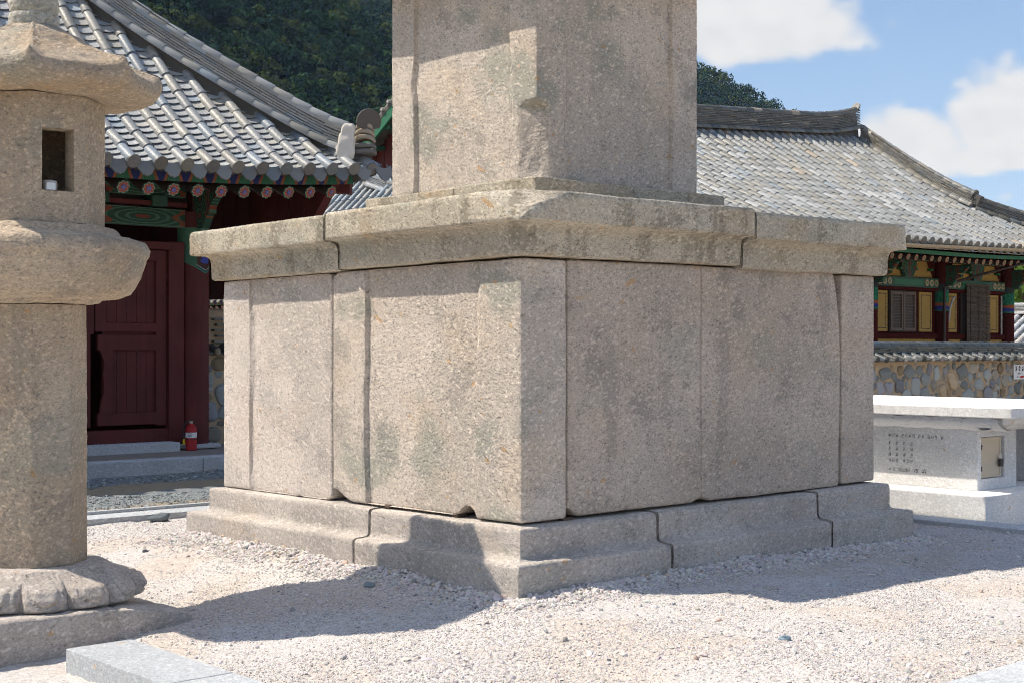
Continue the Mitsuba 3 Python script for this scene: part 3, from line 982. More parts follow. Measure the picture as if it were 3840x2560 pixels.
rows = dense([(0.60, lz(0.215), 0.7), (0.635, lz(0.235), 0.8), (0.635, lz(0.29), 0.9), (0.60, lz(0.335), 0.9), (0.53, lz(0.372), 0.8), (0.475, lz(0.40), 0.7), (0.45, lz(0.417), 0.5), (0.30, lz(0.422), 0.2)], 0.012)
v, f = octa(rows, 320, extra=petals)
part_l = lantern_part('lotus_base', (v, f), 'granite_base', amp=0.008, seed=62)
rows = dense([(0.318, lz(0.421), 0.1), (0.324, lz(0.43), 0.05), (0.326, lz(1.2), 0), (0.320, lz(1.842), 0)], 0.05)
v, f = octa(rows, 160)
lantern_part('post', (v, f), seed=63, amp=0.005)


def bowl_petals(rr, zz, th, k):
    z0, z1 = zz.min(), zz.max()
    t = (zz - z0) / (z1 - z0)
    ph = ((th - TH0) / (2 * np.pi) * 8) % 1.0
    x = np.repeat(np.abs(ph - 0.5)[None] * 2, len(zz), 0)
    rr = rr + np.clip((t - 0.15) / 0.2, 0, 1) * np.clip((0.7 - t) / 0.15, 0, 1) * 0.012 * (np.sqrt(np.clip(1 - x ** 2, 0, 1)) - 0.6)
    return rr, zz


rows = dense([(0.30, lz(1.846), 0.3), (0.40, lz(1.852), 0.3), (0.415, lz(1.87), 0.3), (0.53, lz(1.882), 0.5), (0.60, lz(1.907), 0.6), (0.665, lz(1.987), 0.6), (0.70, lz(2.073), 0.6), (0.705, lz(2.10), 0.5), (0.718, lz(2.112), 0.5), (0.722, lz(2.152), 0.45),
              (0.70, lz(2.19), 0.4), (0.66, lz(2.203), 0.4), (0.565, lz(2.226), 0.4), (0.54, lz(2.23), 0.35), (0.51, lz(2.266), 0.3), (0.49, lz(2.275), 0.2), (0.40, lz(2.277), 0.1)], 0.022)
v, f = octa(rows, 160, extra=bowl_petals)
lantern_part('lotus_capital', (v, f), amp=0.013, seed=64, freq=7.0, fine=0.004)

# fire chamber: hollow, with windows on opposite faces
RF = 0.436 * S / 1.152
zf0, zf1 = lz(2.279), lz(2.968)
man = manifold3d.Manifold
circ = lambda R, z0, z1, n=8, ph=TH0: man.extrude(manifold3d.CrossSection([[(R * math.cos(ph + 2 * math.pi * k / n), R * math.sin(ph + 2 * math.pi * k / n)) for k in range(n)]]), z1 - z0).translate([0, 0, z0])
shell = circ(RF, zf0, zf1) - circ(0.285, zf0 + 0.14, zf1 - 0.12, 24)
win_ang = TH0 + math.pi / 8
for s in (0, math.pi):
    w = man.cube([0.7, 0.212, 0.40], True).translate([0.35, 0, 0]).rotate([0, 0, math.degrees(win_ang + s)]).translate([0, 0, 2.81])
    shell = shell - w
shell = shell.refine_to_length(0.04)
mm = shell.to_mesh()
v, f = np.array(mm.vert_properties[:, :3], float), np.array(mm.tri_verts)
lantern_part('fire_chamber', (v, f), amp=0.005, seed=65, smooth=30)


def roof_corner(rr, zz, th, k):
    c = np.clip((k - 0.945) / 0.055, 0, 1) ** 2
    w = np.clip(rr / 0.8, 0, 1) ** 3
    up = np.clip((zz - lz(2.99)) / 0.06, 0, 1)
    ridge = np.clip((k - 0.97) / 0.03, 0, 1)
    zz = zz + c[None] * w * (0.03 + 0.035 * up) + ridge[None] * 0.012 * up * np.clip((0.8 - rr) / 0.5, 0, 1)
    return rr, zz


rows = dense([(0.30, lz(2.972), 0.2), (0.45, lz(2.972), 0.2), (0.70, lz(2.978), 0.15), (0.775, lz(3.0), 0.1), (0.80, lz(3.03), 0.1), (0.785, lz(3.09), 0.08), (0.765, lz(3.104), 0.08), (0.68, lz(3.138), 0.05), (0.55, lz(3.19), 0.05), (0.42, lz(3.245), 0.1),
              (0.30, lz(3.312), 0.2), (0.20, lz(3.365), 0.5), (0.165, lz(3.382), 0.9), (0.10, lz(3.384), 1)], 0.03)
v, f = octa(rows, 192, extra=roof_corner)
lantern_part('roof_stone', (v, f), amp=0.016, seed=66, freq=5.0, fine=0.005)
prof = [(0.10, 3.375), (0.152, 3.385), (0.158, 3.42), (0.152, 3.448), (0.140, 3.455), (0.150, 3.465), (0.153, 3.51), (0.146, 3.55), (0.12, 3.565), (0.135, 3.6), (0.14, 3.66), (0.11, 3.72), (0.05, 3.77), (0.0, 3.79)]
v, f = lathe([(r * S / 1.152, lz(z)) for r, z in dense(prof, 0.02)][:-1], 64)
lantern_part('finial', (v, f), 'granite_pitted', amp=0.006, seed=67, freq=9.0, fine=0.003)

tin = thing('candle_tin', 'small metal candle tin standing in the window of the lantern', 'tin')
tp = np.array([CL[0], CL[1], 0]) + 0.36 * np.array([math.cos(win_ang), math.sin(win_ang), 0]) + 0.035 * np.array([math.sin(win_ang), -math.cos(win_ang), 0])
for nm, pr, mt in (('body', [(0.048, 2.612), (0.05, 2.614), (0.05, 2.660), (0.048, 2.662)], 'tin_metal'), ('lid', [(0.044, 2.6625), (0.046, 2.664), (0.046, 2.672), (0.030, 2.678), (0.02, 2.679)], 'tin_lid')):
    v, f = lathe(pr, 24)
    part(tin, nm, (v + tp, f), mt, 40)

scene['tin_metal'] = {'type': 'principled', 'base_color': {'type': 'rgb', 'value': [0.6, 0.6, 0.62]}, 'roughness': 0.35, 'metallic': 0.9}

# ------------------------------------------------------------------ tiled roofs
scene['tile'] = {'type': 'bumpmap', 'tex': proc(lambda p, n, uv: noise(p.x * 60, p.y * 60, p.z * 60) + 0.6 * noise(p.x * 23, p.y * 23, p.z * 23), 3e-3), 'scale': 0.002, 'bsdf': attr(0.5, 0.55)['bsdf']}
scene['tile'] = {'type': 'twosided', 'bsdf': scene['tile']}
scene['painted'] = attr(0.6, 0.4)
scene['plaster'] = {'type': 'diffuse', 'reflectance': OWN}


def frame(p0, p1, up):
    d = np.asarray(p1, float) - p0
    L = np.linalg.norm(d)
    d /= L
    n = np.asarray(up, float)
    n = n - d * (n @ d)
    n /= np.linalg.norm(n)
    return d, n, np.cross(d, n), L


def halfcyl(p0, p1, r0, r1, up, n=8, arc=200.0, thick=0.016):
    """half-round tile from p0 to p1 (radii r0, r1), hollow end shown as a rim, p0 end closed"""
    d, u, s, L = frame(p0, p1, up)
    t = np.radians(np.linspace(90 - arc / 2, 90 + arc / 2, n + 1))
    ring = np.cos(t)[:, None] * s + np.sin(t)[:, None] * u
    A, B = p0 + r0 * ring, p1 + r1 * ring
    v = np.vstack([A, B, [np.asarray(p0, float)], [np.asarray(p1, float)]])
    m = n + 1
    i = np.arange(n)
    f = np.vstack([np.stack([i, i + 1, m + i + 1], 1), np.stack([i, m + i + 1, m + i], 1),
                   np.stack([i + 1, i, i * 0 + 2 * m], 1), np.stack([m + i, m + i + 1, i * 0 + 2 * m + 1], 1)])
    return v, f[:, ::-1]


def obox(p0, p1, width, thick, up=(0, 0, 1), shift=0.0):
    d, u, s, L = frame(p0, p1, up)
    c = [(-1, 0), (1, 0), (1, 1), (-1, 1)]
    v = np.vstack([[q + s * (a * width / 2 + shift) + u * b * thick for a, b in c] for q in (np.asarray(p0, float), np.asarray(p1, float))])
    f = np.array([[0, 2, 1], [0, 3, 2], [4, 5, 6], [4, 6, 7], [0, 1, 5], [0, 5, 4], [1, 2, 6], [1, 6, 5], [2, 3, 7], [2, 7, 6], [3, 0, 4], [3, 4, 7]])
    return v, f[:, ::-1]


def pan(p0, p1, width, sag, up, thick=0.008, n=6):
    """one concave tile: p0 the exposed lower edge, p1 the upper"""
    d, u, s, L = frame(p0, p1, up)
    x = np.linspace(-1, 1, n + 1)
    rows = []
    for q, lift in ((p0, 0), (p1, 0), (p0, -thick)):
        rows.append(np.asarray(q, float) + (x * width / 2)[:, None] * s + (sag * x ** 2 + lift)[:, None] * u)
    v = np.vstack(rows)
    m = n + 1
    i = np.arange(n)
    f = np.vstack([np.stack([i, i + 1, m + i + 1], 1), np.stack([i, m + i + 1, m + i], 1), np.stack([2 * m + i, 2 * m + i + 1, i + 1], 1), np.stack([2 * m + i, i + 1, i], 1)])
    return v, f[:, ::-1]


def grey(lo=0.75, hi=1.15, base=(0.285, 0.295, 0.30), warm=0.15, tan=0.0, cool=0.1):
    c = np.array(base) * rng.uniform(lo, hi)
    q = rng.uniform()
    if q < warm:
        c = c * [1.06, 1.0, 0.9]
    elif q < warm + cool:
        c = c * [0.86, 0.97, 1.08]
    elif q < warm + cool + tan:
        c = np.array([0.35, 0.30, 0.24]) * rng.uniform(0.8, 1.1)
    return c


class Bag:
    """collects pieces of one part in one mesh with a colour per piece"""
    def __init__(self):
        self.v, self.f, self.c, self.n = [], [], [], 0

    def add(self, m, col):
        self.v.append(m[0])
        self.f.append(np.asarray(m[1]) + self.n)
        self.c.append(np.broadcast_to(col, (len(m[0]), 3)))
        self.n += len(m[0])

    def put(self, parent, name, mat='tile', kind='stuff', label=None):
        if self.n:
            return part(parent, name, (np.vstack(self.v), np.vstack(self.f)), mat, False, label, kind, color=np.vstack(self.c))


def scallop(width, drop, thick=0.022):
    """eaves pan tile: hanging plate with a pointed, lobed lower edge, in its own plane x (across), y (up)"""
    from shapely.geometry import Polygon
    x = np.linspace(-1, 1, 25)
    top = 0.30 * drop * x ** 2 - 0.0 + 0.02
    low = -drop * (1 - np.abs(x) ** 2.0) - 0.1 * drop * (1 - np.abs(np.sin(x * math.pi * 2.5)) * 0.8)
    pts = [(a * width / 2, b) for a, b in zip(x, top)] + [(a * width / 2, b) for a, b in zip(x[::-1], low[::-1])]
    return extrude(Polygon(pts).buffer(0), thick)


def place(m, o, X, Y, Z):
    v = np.asarray(m[0])
    return np.asarray(o) + v[:, :1] * X + v[:, 1:2] * Y + v[:, 2:3] * Z, m[1]


def tile_roof(parent, P, rows, w_top, pitch, r, tile_len, pan_len, colors, pan_colors, limit=300, ends=True, vis=None, disc_mat='tile', eaves=True, w_start=0.0, end_style='disc', pan_n=6, seg=8, pan_depth=0.045):
    """P(a, w) -> world point of the roof surface. rows: list of (a, w_max). Convex tiles as parts (the nearest `limit`), concave ones joined."""
    dn = lambda a, w: (P(a, w) - P(a, w + 0.02)) / np.linalg.norm(P(a, w) - P(a, w + 0.02))
    tiles, pans = [], Bag()
    ex = (P(0.01, 1.0) - P(0, 1.0))
    ex = ex / np.linalg.norm(ex)
    for k, (a, wm) in enumerate(rows):
        w = w_start - 0.05
        if wm > w_start + 0.1:
            while w < wm:
                w1 = min(w + tile_len * 1.06, wm + 0.05)
                p0, p1 = P(a, w), P(a, w1)
                up = np.cross(ex, p1 - p0)
                up /= np.linalg.norm(up)
                tiles.append((p0 + up * (0.05 + rng.normal(0, 0.003)) + ex * rng.normal(0, 0.004), p1 + up * 0.043, up))
                w += tile_len
            if ends:
                d, p0 = dn(a, w_start), P(a, w_start - 0.05)
                up = np.cross(ex, -d)
                c = p0 + up * 0.055 + d * 0.006
                if end_style == 'disc':
                    prof = [(r * 1.12, 0.0), (r * 1.16, 0.006), (r * 1.16, 0.022), (r * 1.10, 0.028), (r * 0.98, 0.024), (r * 0.92, 0.024), (r * 0.86, 0.028), (r * 0.60, 0.024), (r * 0.55, 0.028), (r * 0.30, 0.025), (r * 0.2, 0.03), (0.01, 0.031)]
                    v, f = lathe(prof, 20)
                    m = place((v, f), c, ex, up, d)
                    part(parent, 'end_tile', (m[0], m[1][:, ::-1] if np.linalg.det(np.stack([ex, up, d])) < 0 else m[1]), disc_mat, True, color=grey(0.6, 0.9, (0.17, 0.17, 0.165)))
        # the pan course to the right of this row
        am = a + pitch / 2
        wmp = min(wm, rows[k - 1][1]) if k else wm - pitch
        w = w_start
        while w < wmp - 0.02:
            p0, p1 = P(am, w), P(am, w + pan_len * 1.9)
            up = np.cross(ex, p1 - p0)
            up /= np.linalg.norm(up)
            pans.add(pan(p0 + up * (pan_depth - 0.012), p1 - up * 0.022, pitch * 0.74, 0.032, up, n=pan_n), pan_colors())
            w += pan_len * rng.uniform(0.9, 1.1)
        if eaves and wmp > 0.1:
            d, p0 = dn(am, w_start), P(am, w_start)
            z = np.array([0, 0, 1.0])
            out = np.array([d[0], d[1], 0])
            out /= np.linalg.norm(out)
            yv = z * 0.93 - out * 0.36
            m = scallop(pitch * 0.80, 0.18 * pitch / 0.38)
            m = place(m, p0 + out * 0.015 + z * 0.0, ex, yv, np.cross(ex, yv))
            part(parent, 'eaves_tile', m, 'tile', False, color=grey(0.7, 1.1, (0.185, 0.19, 0.185)))
    tiles.sort(key=lambda t: np.linalg.norm(t[0] - [0, 0, CAM_H]) + (0 if vis is None or vis(t[0]) else 1000))
    rest = Bag()
    for k, (p0, p1, up) in enumerate(tiles):
        m = halfcyl(p0, p1, r * rng.uniform(1.0, 1.04), r * 0.9, up, seg)
        if k < limit:
            part(parent, 'tile', m, 'tile', 50, color=None) if False else part(parent, 'tile', m, 'tile', True, color=colors())
        else:
            rest.add(m, colors())
    rest.put(parent, 'upper_tiles')
    pans.put(parent, 'pan_tiles')
    return len(tiles)


def roof_sheet(P, a_lim, w_lim, na, nw, drop, clip=None, lo=None):
    """closed bed of the roof following P, thickness drop"""
    a, w = np.linspace(*a_lim, na), np.linspace(*w_lim, nw)
    rows = []
    for q in w:
        aa = np.linspace(a_lim[0] if lo is None else max(a_lim[0], lo(q)), a_lim[1] if clip is None else min(a_lim[1], clip(q)), na)
        rows.append([P(x, q) for x in aa])
    top = np.array(rows)
    bot = top - [0, 0, drop]
    V = np.vstack([top.reshape(-1, 3), bot.reshape(-1, 3)])
    i = (np.arange(nw - 1)[:, None] * na + np.arange(na - 1)[None]).ravel()
    q = np.stack([i, i + 1, i + na + 1, i + na], 1)
    N = na * nw
    f = [q, q[:, ::-1] + N]
    bd = [k for k in range(na)], [(nw - 1) * na + k for k in range(na)], [k * na for k in range(nw)], [k * na + na - 1 for k in range(nw)]
    for e_, fl in zip(bd, (True, False, False, True)):
        e_ = np.array(e_)
        s = np.stack([e_[:-1], e_[1:], e_[1:] + N, e_[:-1] + N], 1)
        f.append(s[:, ::-1] if fl else s)
    f = np.vstack(f)
    return V, np.vstack([f[:, [0, 1, 2]], f[:, [0, 2, 3]]])


def ridge(parent, path, layers, width, th, cap_r, base_r, side, colors, seg=0.3, limit=10 ** 6, top_light=True, taper=0.0, base_rows=True):
    """stacked roof ridge along path(s), s in 0..1 (its foot line): base half-rounds on the side facing the yard, thin tile layers, a half-round cap"""
    pts = np.array([path(t) for t in np.linspace(0, 1, 200)])
    ln = np.concatenate([[0], np.cumsum(np.linalg.norm(np.diff(pts, axis=0), axis=1))])
    at = lambda s: np.array([np.interp(s, ln, pts[:, k]) for k in range(3)])
    total = ln[-1]
    z = np.array([0, 0, 1.0])
    cnt = 0
    rest = Bag()

    def emit(nm, m, col):
        nonlocal cnt
        cnt += 1
        if cnt <= limit:
            part(parent, nm, m, 'tile', nm != 'ridge_layer', color=col)
        else:
            rest.add(m, col)

    h = 0.0
    if base_rows:
        s = 0.0
        while s < total - 0.05:
            s1 = min(s + seg * 1.05, total)
            p0, p1 = at(s), at(s1)
            d, u, sd, L = frame(p0, p1, z)
            sd = sd if sd @ side > 0 else -sd
            emit('ridge_tile', halfcyl(p0 + sd * (width * 0.62) + z * 0.05, p1 + sd * (width * 0.62) + z * 0.045, base_r * 1.03, base_r * 0.93, u), colors())
            s += seg
        h = base_r + 0.06
    lim_layers = layers
    for k in range(lim_layers):
        s = -rng.uniform(0, seg)
        wd = width * (1 - taper * k / max(1, lim_layers))
        while s < total - 0.03:
            p0, p1 = at(max(s, 0)), at(min(s + seg * 0.985, total))
            if np.linalg.norm(p1 - p0) > 0.05:
                jit = rng.normal(0, 0.006)
                emit('ridge_layer', obox(p0 + z * (h + rng.normal(0, 0.003)), p1 + z * (h + rng.normal(0, 0.003)), wd * rng.uniform(0.95, 1.07), th * 0.58, (0, 0, 1), jit), colors())
            s += seg
        h += th
    core0, core1 = at(0.02), at(total - 0.02)
    cs = np.linspace(0.02, total - 0.02, 14)
    core = join([obox(at(cs[k]) - z * 0.28, at(cs[k + 1]) - z * 0.28, width * (1 - taper) * 0.86, h + 0.28) for k in range(13)])
    part(parent, 'ridge_core', core, 'dark_clay')
    if top_light:
        s = -0.1
        while s < total - 0.03:
            p0, p1 = at(max(s, 0)), at(min(s + seg * 0.985, total))
            emit('ridge_layer', obox(p0 + z * h, p1 + z * h, width * (1.12 - taper), th * 1.1), colors())
            s += seg
        h += th * 1.15
    s = 0.0
    while s < total - 0.03:
        s1 = min(s + seg * 1.04, total)
        p0, p1 = at(s), at(s1)
        emit('ridge_cap', halfcyl(p0 + z * h, p1 + z * (h - 0.006), cap_r * 1.02, cap_r * 0.95, z, 10), colors())
        s += seg
    rest.put(parent, 'upper_ridge_tiles')
    return h


scene['wood_red'] = {'type': 'bumpmap', 'tex': proc(lambda p, n, uv: fbm(p.x * 26, p.y * 26, p.z * 2.2, 3), 3e-3), 'scale': 0.004, 'bsdf': {
    'type': 'principled', 'roughness': 0.7, 'specular': 0.3,
    'base_color': proc(lambda p, n, uv: mix([0.105, 0.020, 0.019], [0.062, 0.015, 0.015], fbm(p.x * 14, p.y * 14, p.z * 1.3, 4)) * (0.8 + 0.4 * noise(p.x * 3, p.y * 3, p.z * 3)))}}
scene['cement'] = {'type': 'diffuse', 'reflectance': proc(lambda p, n, uv: mix([0.40, 0.345, 0.30], [0.33, 0.30, 0.275], fbm(p.x * 2, p.y * 2, 0.0, 4)) * (0.9 + 0.2 * noise(p.x * 40, p.y * 40)))}


def dancheong(p, n, uv):
    """painted scrollwork of beams and brackets: uv in units of one repeat"""
    u, v = uv.x, uv.y
    x = u - dr.floor(u)
    c = mix([0.05, 0.13, 0.085], [0.035, 0.08, 0.06], noise(u * 9, v * 9))
    r1 = dr.sqrt(dr.square(x - 0.5) + dr.square((v - 0.5) * 0.8))
    ring = dr.abs(dr.sin(r1 * 26))
    c = mix(c, [0.10, 0.22, 0.15], smoothstep(0.75, 0.95, ring))
    c = mix(c, [0.26, 0.07, 0.045], smoothstep(0.10, 0.07, r1))
    for q, col in ((0.0, [0.05, 0.06, 0.17]), (0.07, [0.30, 0.085, 0.05]), (0.93, [0.28, 0.10, 0.05])):
        zig = dr.abs(x - q - 0.05 * dr.sin(v * 9.0))
        c = mix(c, col, smoothstep(0.045, 0.03, zig))
    return mix(c, [0.18, 0.30, 0.24], smoothstep(0.96, 0.98, v) + smoothstep(0.04, 0.02, v)) * 0.6  # whole pattern dimmed: shade under the eaves put into the paint


scene['dancheong'] = {'type': 'principled', 'base_color': proc(dancheong), 'roughness': 0.7, 'specular': 0.2}


def fascia_paint(p, n, uv):
    u, v = uv.x, uv.y
    x = dr.abs((u - dr.floor(u)) - 0.5) * 2          # 0 in the middle of a repeat, 1 at its ends
    c = mix([0.04, 0.15, 0.09], [0.07, 0.24, 0.14], smoothstep(0.7, 0.9, dr.abs(dr.sin((x * x + v * v) * 12))))
    tri = v - (1 - x) * 0.0 - (0.2 + 0.9 * (x - 0.35))
    c = mix(c, [0.34, 0.13, 0.07], smoothstep(0.16, 0.12, dr.abs(x - 0.30 - v * 0.35)))
    c = mix(c, [0.035, 0.05, 0.18], smoothstep(0.27, 0.21, x - v * 0.35 + 0.05))
    c = mix(c, [0.36, 0.22, 0.04], smoothstep(0.06, 0.03, dr.sqrt(dr.square(x) + dr.square((v - 0.72) * 0.6))))
    return mix(c, [0.16, 0.03, 0.03], smoothstep(0.86, 0.9, v)) * 0.6


scene['fascia_paint'] = {'type': 'principled', 'base_color': proc(fascia_paint), 'roughness': 0.7, 'specular': 0.2}


def ribbon(pts, height, thick, normal, u0, u1, mat, parent, name, label=None):
    """painted board along pts (its lower edge), uv: u along, v up"""
    pts = np.asarray(pts, float)
    n = len(pts)
    u = np.linspace(u0, u1, n)
    z = np.array([0, 0, 1.0]) * height
    nrm = np.asarray(normal, float) * thick
    rows = [pts - nrm * 0, pts + z, pts + z - nrm, pts - nrm]
    V = np.vstack(rows)
    UV = np.vstack([np.stack([u, u * 0 + q], 1) for q in (0.0, 1.0, 1.0, 0.0)])
    f = []
    i = np.arange(n - 1)
    for a, b in ((0, 1), (1, 2), (2, 3), (3, 0)):
        f += [np.stack([a * n + i, a * n + i + 1, b * n + i + 1], 1), np.stack([a * n + i, b * n + i + 1, b * n + i], 1)]
    f.append(np.array([[0, n, 2 * n], [0, 2 * n, 3 * n], [n - 1, 3 * n - 1, 2 * n - 1], [n - 1, 4 * n - 1, 3 * n - 1]]))
    return part(parent, name, (V, np.vstack(f)), mat, False, label, uv=UV)


def flower_rafter(parent, p0, p1, r, petal_r=1.0):
    """round rafter whose sawn end is painted as an eight-petalled flower"""
    v, f = tube([p0, p1], r, 12)
    key = part(parent, 'rafter', (v, f), 'wood_dark', 40)
    d, u, s, L = frame(p0, p1, (0, 0, 1))
    o = np.asarray(p0, float) - d * 0.004

    def disc(rad, cx, cy, lift, n=10):
        t = np.arange(n) * 2 * np.pi / n
        v = o - d * lift + (cx + rad * np.cos(t))[:, None] * s + (cy + rad * np.sin(t))[:, None] * u
        vb = v + d * 0.004
        V = np.vstack([v, vb, [o - d * lift + cx * s + cy * u]])
        i = np.arange(n)
        j = (i + 1) % n
        F_ = np.vstack([np.stack([i, j, i * 0 + 2 * n], 1), np.stack([i, n + j, j], 1), np.stack([i, n + i, n + j], 1)])
        return V, F_

    R = r * 1.02
    pet, rim, ctr = Bag(), Bag(), Bag()
    for k in range(8):
        t = (k + 0.25) * math.pi / 4
        rim.add(disc(R * 0.30, R * 0.74 * math.cos(t), R * 0.74 * math.sin(t), 0.002), [0.07, 0.21, 0.14])
        rim.add(disc(R * 0.255, R * 0.66 * math.cos(t), R * 0.66 * math.sin(t), 0.005), [0.36, 0.27, 0.24])
        pet.add(disc(R * 0.215, R * 0.65 * math.cos(t), R * 0.65 * math.sin(t), 0.008), [0.27, 0.05, 0.035])
        ctr.add(disc(R * 0.11, R * 0.24 * math.cos(t + 0.4), R * 0.24 * math.sin(t + 0.4), 0.012, 6), [0.10, 0.13, 0.38])
    rim.add(disc(R * 0.6, 0, 0, 0.004), [0.20, 0.06, 0.04])
    ctr.add(disc(R * 0.36, 0, 0, 0.010), [0.035, 0.045, 0.16])
    ctr.add(disc(R * 0.09, 0, 0, 0.014), [0.5, 0.22, 0.06])
    rim.put(key, 'flower_rim', 'painted', None)
    pet.put(key, 'petals', 'painted', None)
    ctr.put(key, 'flower_centre', 'painted', None)


# ------------------------------------------------------------------ the red hall on the left
HA = thing('red_hall', 'dark red wooden hall with grey tiled hipped roof and painted eaves on the left', 'hall')
OA = np.array([-1.94, 21.03])
dA = lambda a: np.clip((a + 4.6) / 4.6, 0, 1.1) ** 2
zA = lambda a, w: 3.985 + 0.24 * dA(a) * np.clip(1 - w / 3.5, 0, 1) + 0.62 * w + 0.08 * w * w
PA = lambda a, w: loc(np.array([a, w, zA(a, w)]), OA)
gA = lambda lo=0.8, hi=1.15: grey(lo, hi, (0.235, 0.25, 0.262), 0.3, 0.0, 0.2)
pitchA = 0.381
rowsA = [(-0.53 + 0.02 - pitchA * k, min(4.55, 0.53 + pitchA * k + 0.16)) for k in range(25)]
inview = lambda p: abs(p[0]) < 0.37 * p[1] and (p[2] - CAM_H) / p[1] < 0.26
tile_roof(HA + '__roof', PA, rowsA, 4.6, pitchA, 0.083, 0.33, 0.125, gA, lambda: grey(0.85, 1.1, (0.36, 0.375, 0.385), 0.2), limit=300, vis=inview)  # pan tiles paler than the half-rounds: sky sheen put into their colour
part(HA, 'roof', roof_sheet(PA, (-9.6, -0.08), (0.03, 4.6), 40, 16, 0.10, clip=lambda w: -w - 0.02), 'dark_clay')
# the end slope, seen only at its edge
PE = lambda b, w: loc(np.array([-w, b, zA(-b if b < 4.6 else b - 9.2, w)]), OA)
part(HA, 'end_roof', roof_sheet(lambda b, w: PE(b, w), (0.08, 9.2), (0.03, 2.4), 30, 8, 0.10, lo=lambda w: w + 0.06), 'dark_clay')
part(HA, 'back_roof', roof_sheet(lambda a, w: loc(np.array([a, 9.2 - w, zA(a, w)]), OA), (-9.6, -0.08), (0.03, 4.6), 20, 8, 0.10, clip=lambda w: -w - 0.02), 'dark_clay')
# hip ridge
hs = np.array([0.20, 0.47, 0.78, 1.23, 1.69, 2.10, 2.51, 3.2, 4.6])
hz = np.array([4.89, 5.02, 5.24, 5.60, 5.99, 6.34, 6.72, 7.42, 9.0]) - 0.545
HIP0 = 0.34


def hipA(t):
    s = HIP0 + (4.55 - HIP0) * t
    return loc(np.array([-s, s, np.interp(s, hs, hz)]), OA)


ridge(HA + '__roof', hipA, 5, 0.22, 0.043, 0.10, 0.088, np.array([-0.6, -0.8, 0]), lambda: grey(0.8, 1.2, (0.25, 0.262, 0.265), 0.35, 0.0, 0.15), seg=0.31, taper=0.15)
# end of the ridge: white plaster cheek, grey plugs and the upturned mask tile
tip = hipA(0.0)
dirh = np.array([RV[0] - LV[0], RV[1] - LV[1], 0]) / math.sqrt(2)          # outwards along the hip
sid = np.array([-RV[0] - LV[0], -RV[1] - LV[1], 0]) / math.sqrt(2)         # towards the yard
v, f = gridbox(np.linspace(-0.13, 0.0, 5), np.linspace(-0.13, 0.12, 9), np.linspace(-0.08, 0.46, 16))
v = rounded(v, [-0.13, -0.13, -0.08], [0.0, 0.12, 0.46], 0.045)
v[:, 1] *= 1.0 - 0.45 * np.clip((v[:, 2] - 0.20) / 0.26, 0, 1)
v[:, 1] += 0.05 * np.clip((v[:, 2] - 0.1) / 0.36, 0, 1)
m = place((v, f), tip + dirh * 0.03 + sid * 0.17, -sid, dirh, np.array([0, 0, 1.0]))
part(HA + '__roof', 'plaster', (rough(m[0], m[1], 0.035, 9.0, 5), m[1][:, ::-1]), 'plaster', True, 'white plaster closing the end of the hip ridge', color=[0.62, 0.59, 0.54])
for k in range(5):
    z0 = 0.02 + k * 0.085
    v, f = gridbox(np.linspace(-0.17, 0.17, 7), np.linspace(-0.155, 0.155, 9), np.linspace(0, 0.082, 4))
    v = rounded(v, [-0.17, -0.155, 0], [0.17, 0.155, 0.082], 0.03)
    v[:, 2] += 0.05 * (1 - (v[:, 1] / 0.155) ** 2) * (k > 1)
    v[:, :2] *= 1 - 0.05 * k
    m = place((v, f), tip + dirh * 0.27 + np.array([0, 0, z0]), sid, dirh, np.array([0, 0, 1.0]))
    part(HA + '__roof', 'ridge_plug', (rough(m[0], m[1], 0.008, 12.0, k), m[1]), 'plaster', True, color=[0.36, 0.31, 0.25] if k > 1 else [0.17, 0.165, 0.16])
from shapely.geometry import Polygon as _Poly
t = np.linspace(0, math.pi, 17)
pts = np.stack([0.19 * np.cos(t), 0.02 + 0.20 * np.sin(t)], 1)
pts = np.vstack([pts, [[-0.17, -0.06], [0, -0.10], [0.17, -0.06]]])
m = extrude(_Poly(pts).buffer(0), 0.035)
fac = sid * 0.85 + dirh * 0.5
fac /= np.linalg.norm(fac)
Xv = np.cross([0, 0, 1.0], fac)
Yv = np.array([0, 0, 0.95]) + fac * 0.2
m = place(m, tip + dirh * 0.27 + fac * 0.12 + np.array([0, 0, 0.47]), Xv, Yv, np.cross(Xv, Yv))
part(HA + '__roof', 'mask_tile', m, 'tile', False, 'upturned end tile of the hip ridge', color=[0.075, 0.065, 0.058])
# corner tiles below the hip end
for k, (a, w) in enumerate(((-0.16, 0.0), (0.06, 0.16))):
    p0 = loc(np.array([a, w - 0.02, 4.22 + 0.02 * k]), OA)
    p1 = p0 + np.array([LV[0] * 0.5, LV[1] * 0.5, 0.26]) if k == 0 else p0 + np.array([-RV[0] * 0.3 + LV[0] * 0.2, -RV[1] * 0.3 + LV[1] * 0.2, 0.22])
    part(HA + '__roof', 'tile', halfcyl(p0, p1, 0.088, 0.08, (0, 0, 1)), 'tile', True, color=gA())
    m = lathe([(0.095, 0), (0.098, 0.02), (0.09, 0.027), (0.01, 0.03)], 18)
    d = (p0 - p1) / np.linalg.norm(p0 - p1)
    x = np.cross([0, 0, 1.0], d)
    x /= np.linalg.norm(x)
    m = place(m, p0, x, np.cross(d, x), d)
    part(HA + '__roof', 'end_tile', m, 'tile', True, color=[0.13, 0.13, 0.13])
    m = scallop(0.30, 0.18)
    p2 = p0 + np.array([RV[0], RV[1], 0]) * 0.19
    o2 = np.array([-LV[0], -LV[1], 0]) if k == 0 else dirh
    x2 = np.cross(np.array([0, 0, 1.0]), o2) * -1
    m = place(m, p2 + o2 * 0.02, x2, np.array([0, 0, 0.95]) - o2 * 0.3, o2)
    part(HA + '__roof', 'eaves_tile', m, 'tile', False, color=[0.16, 0.165, 0.165])
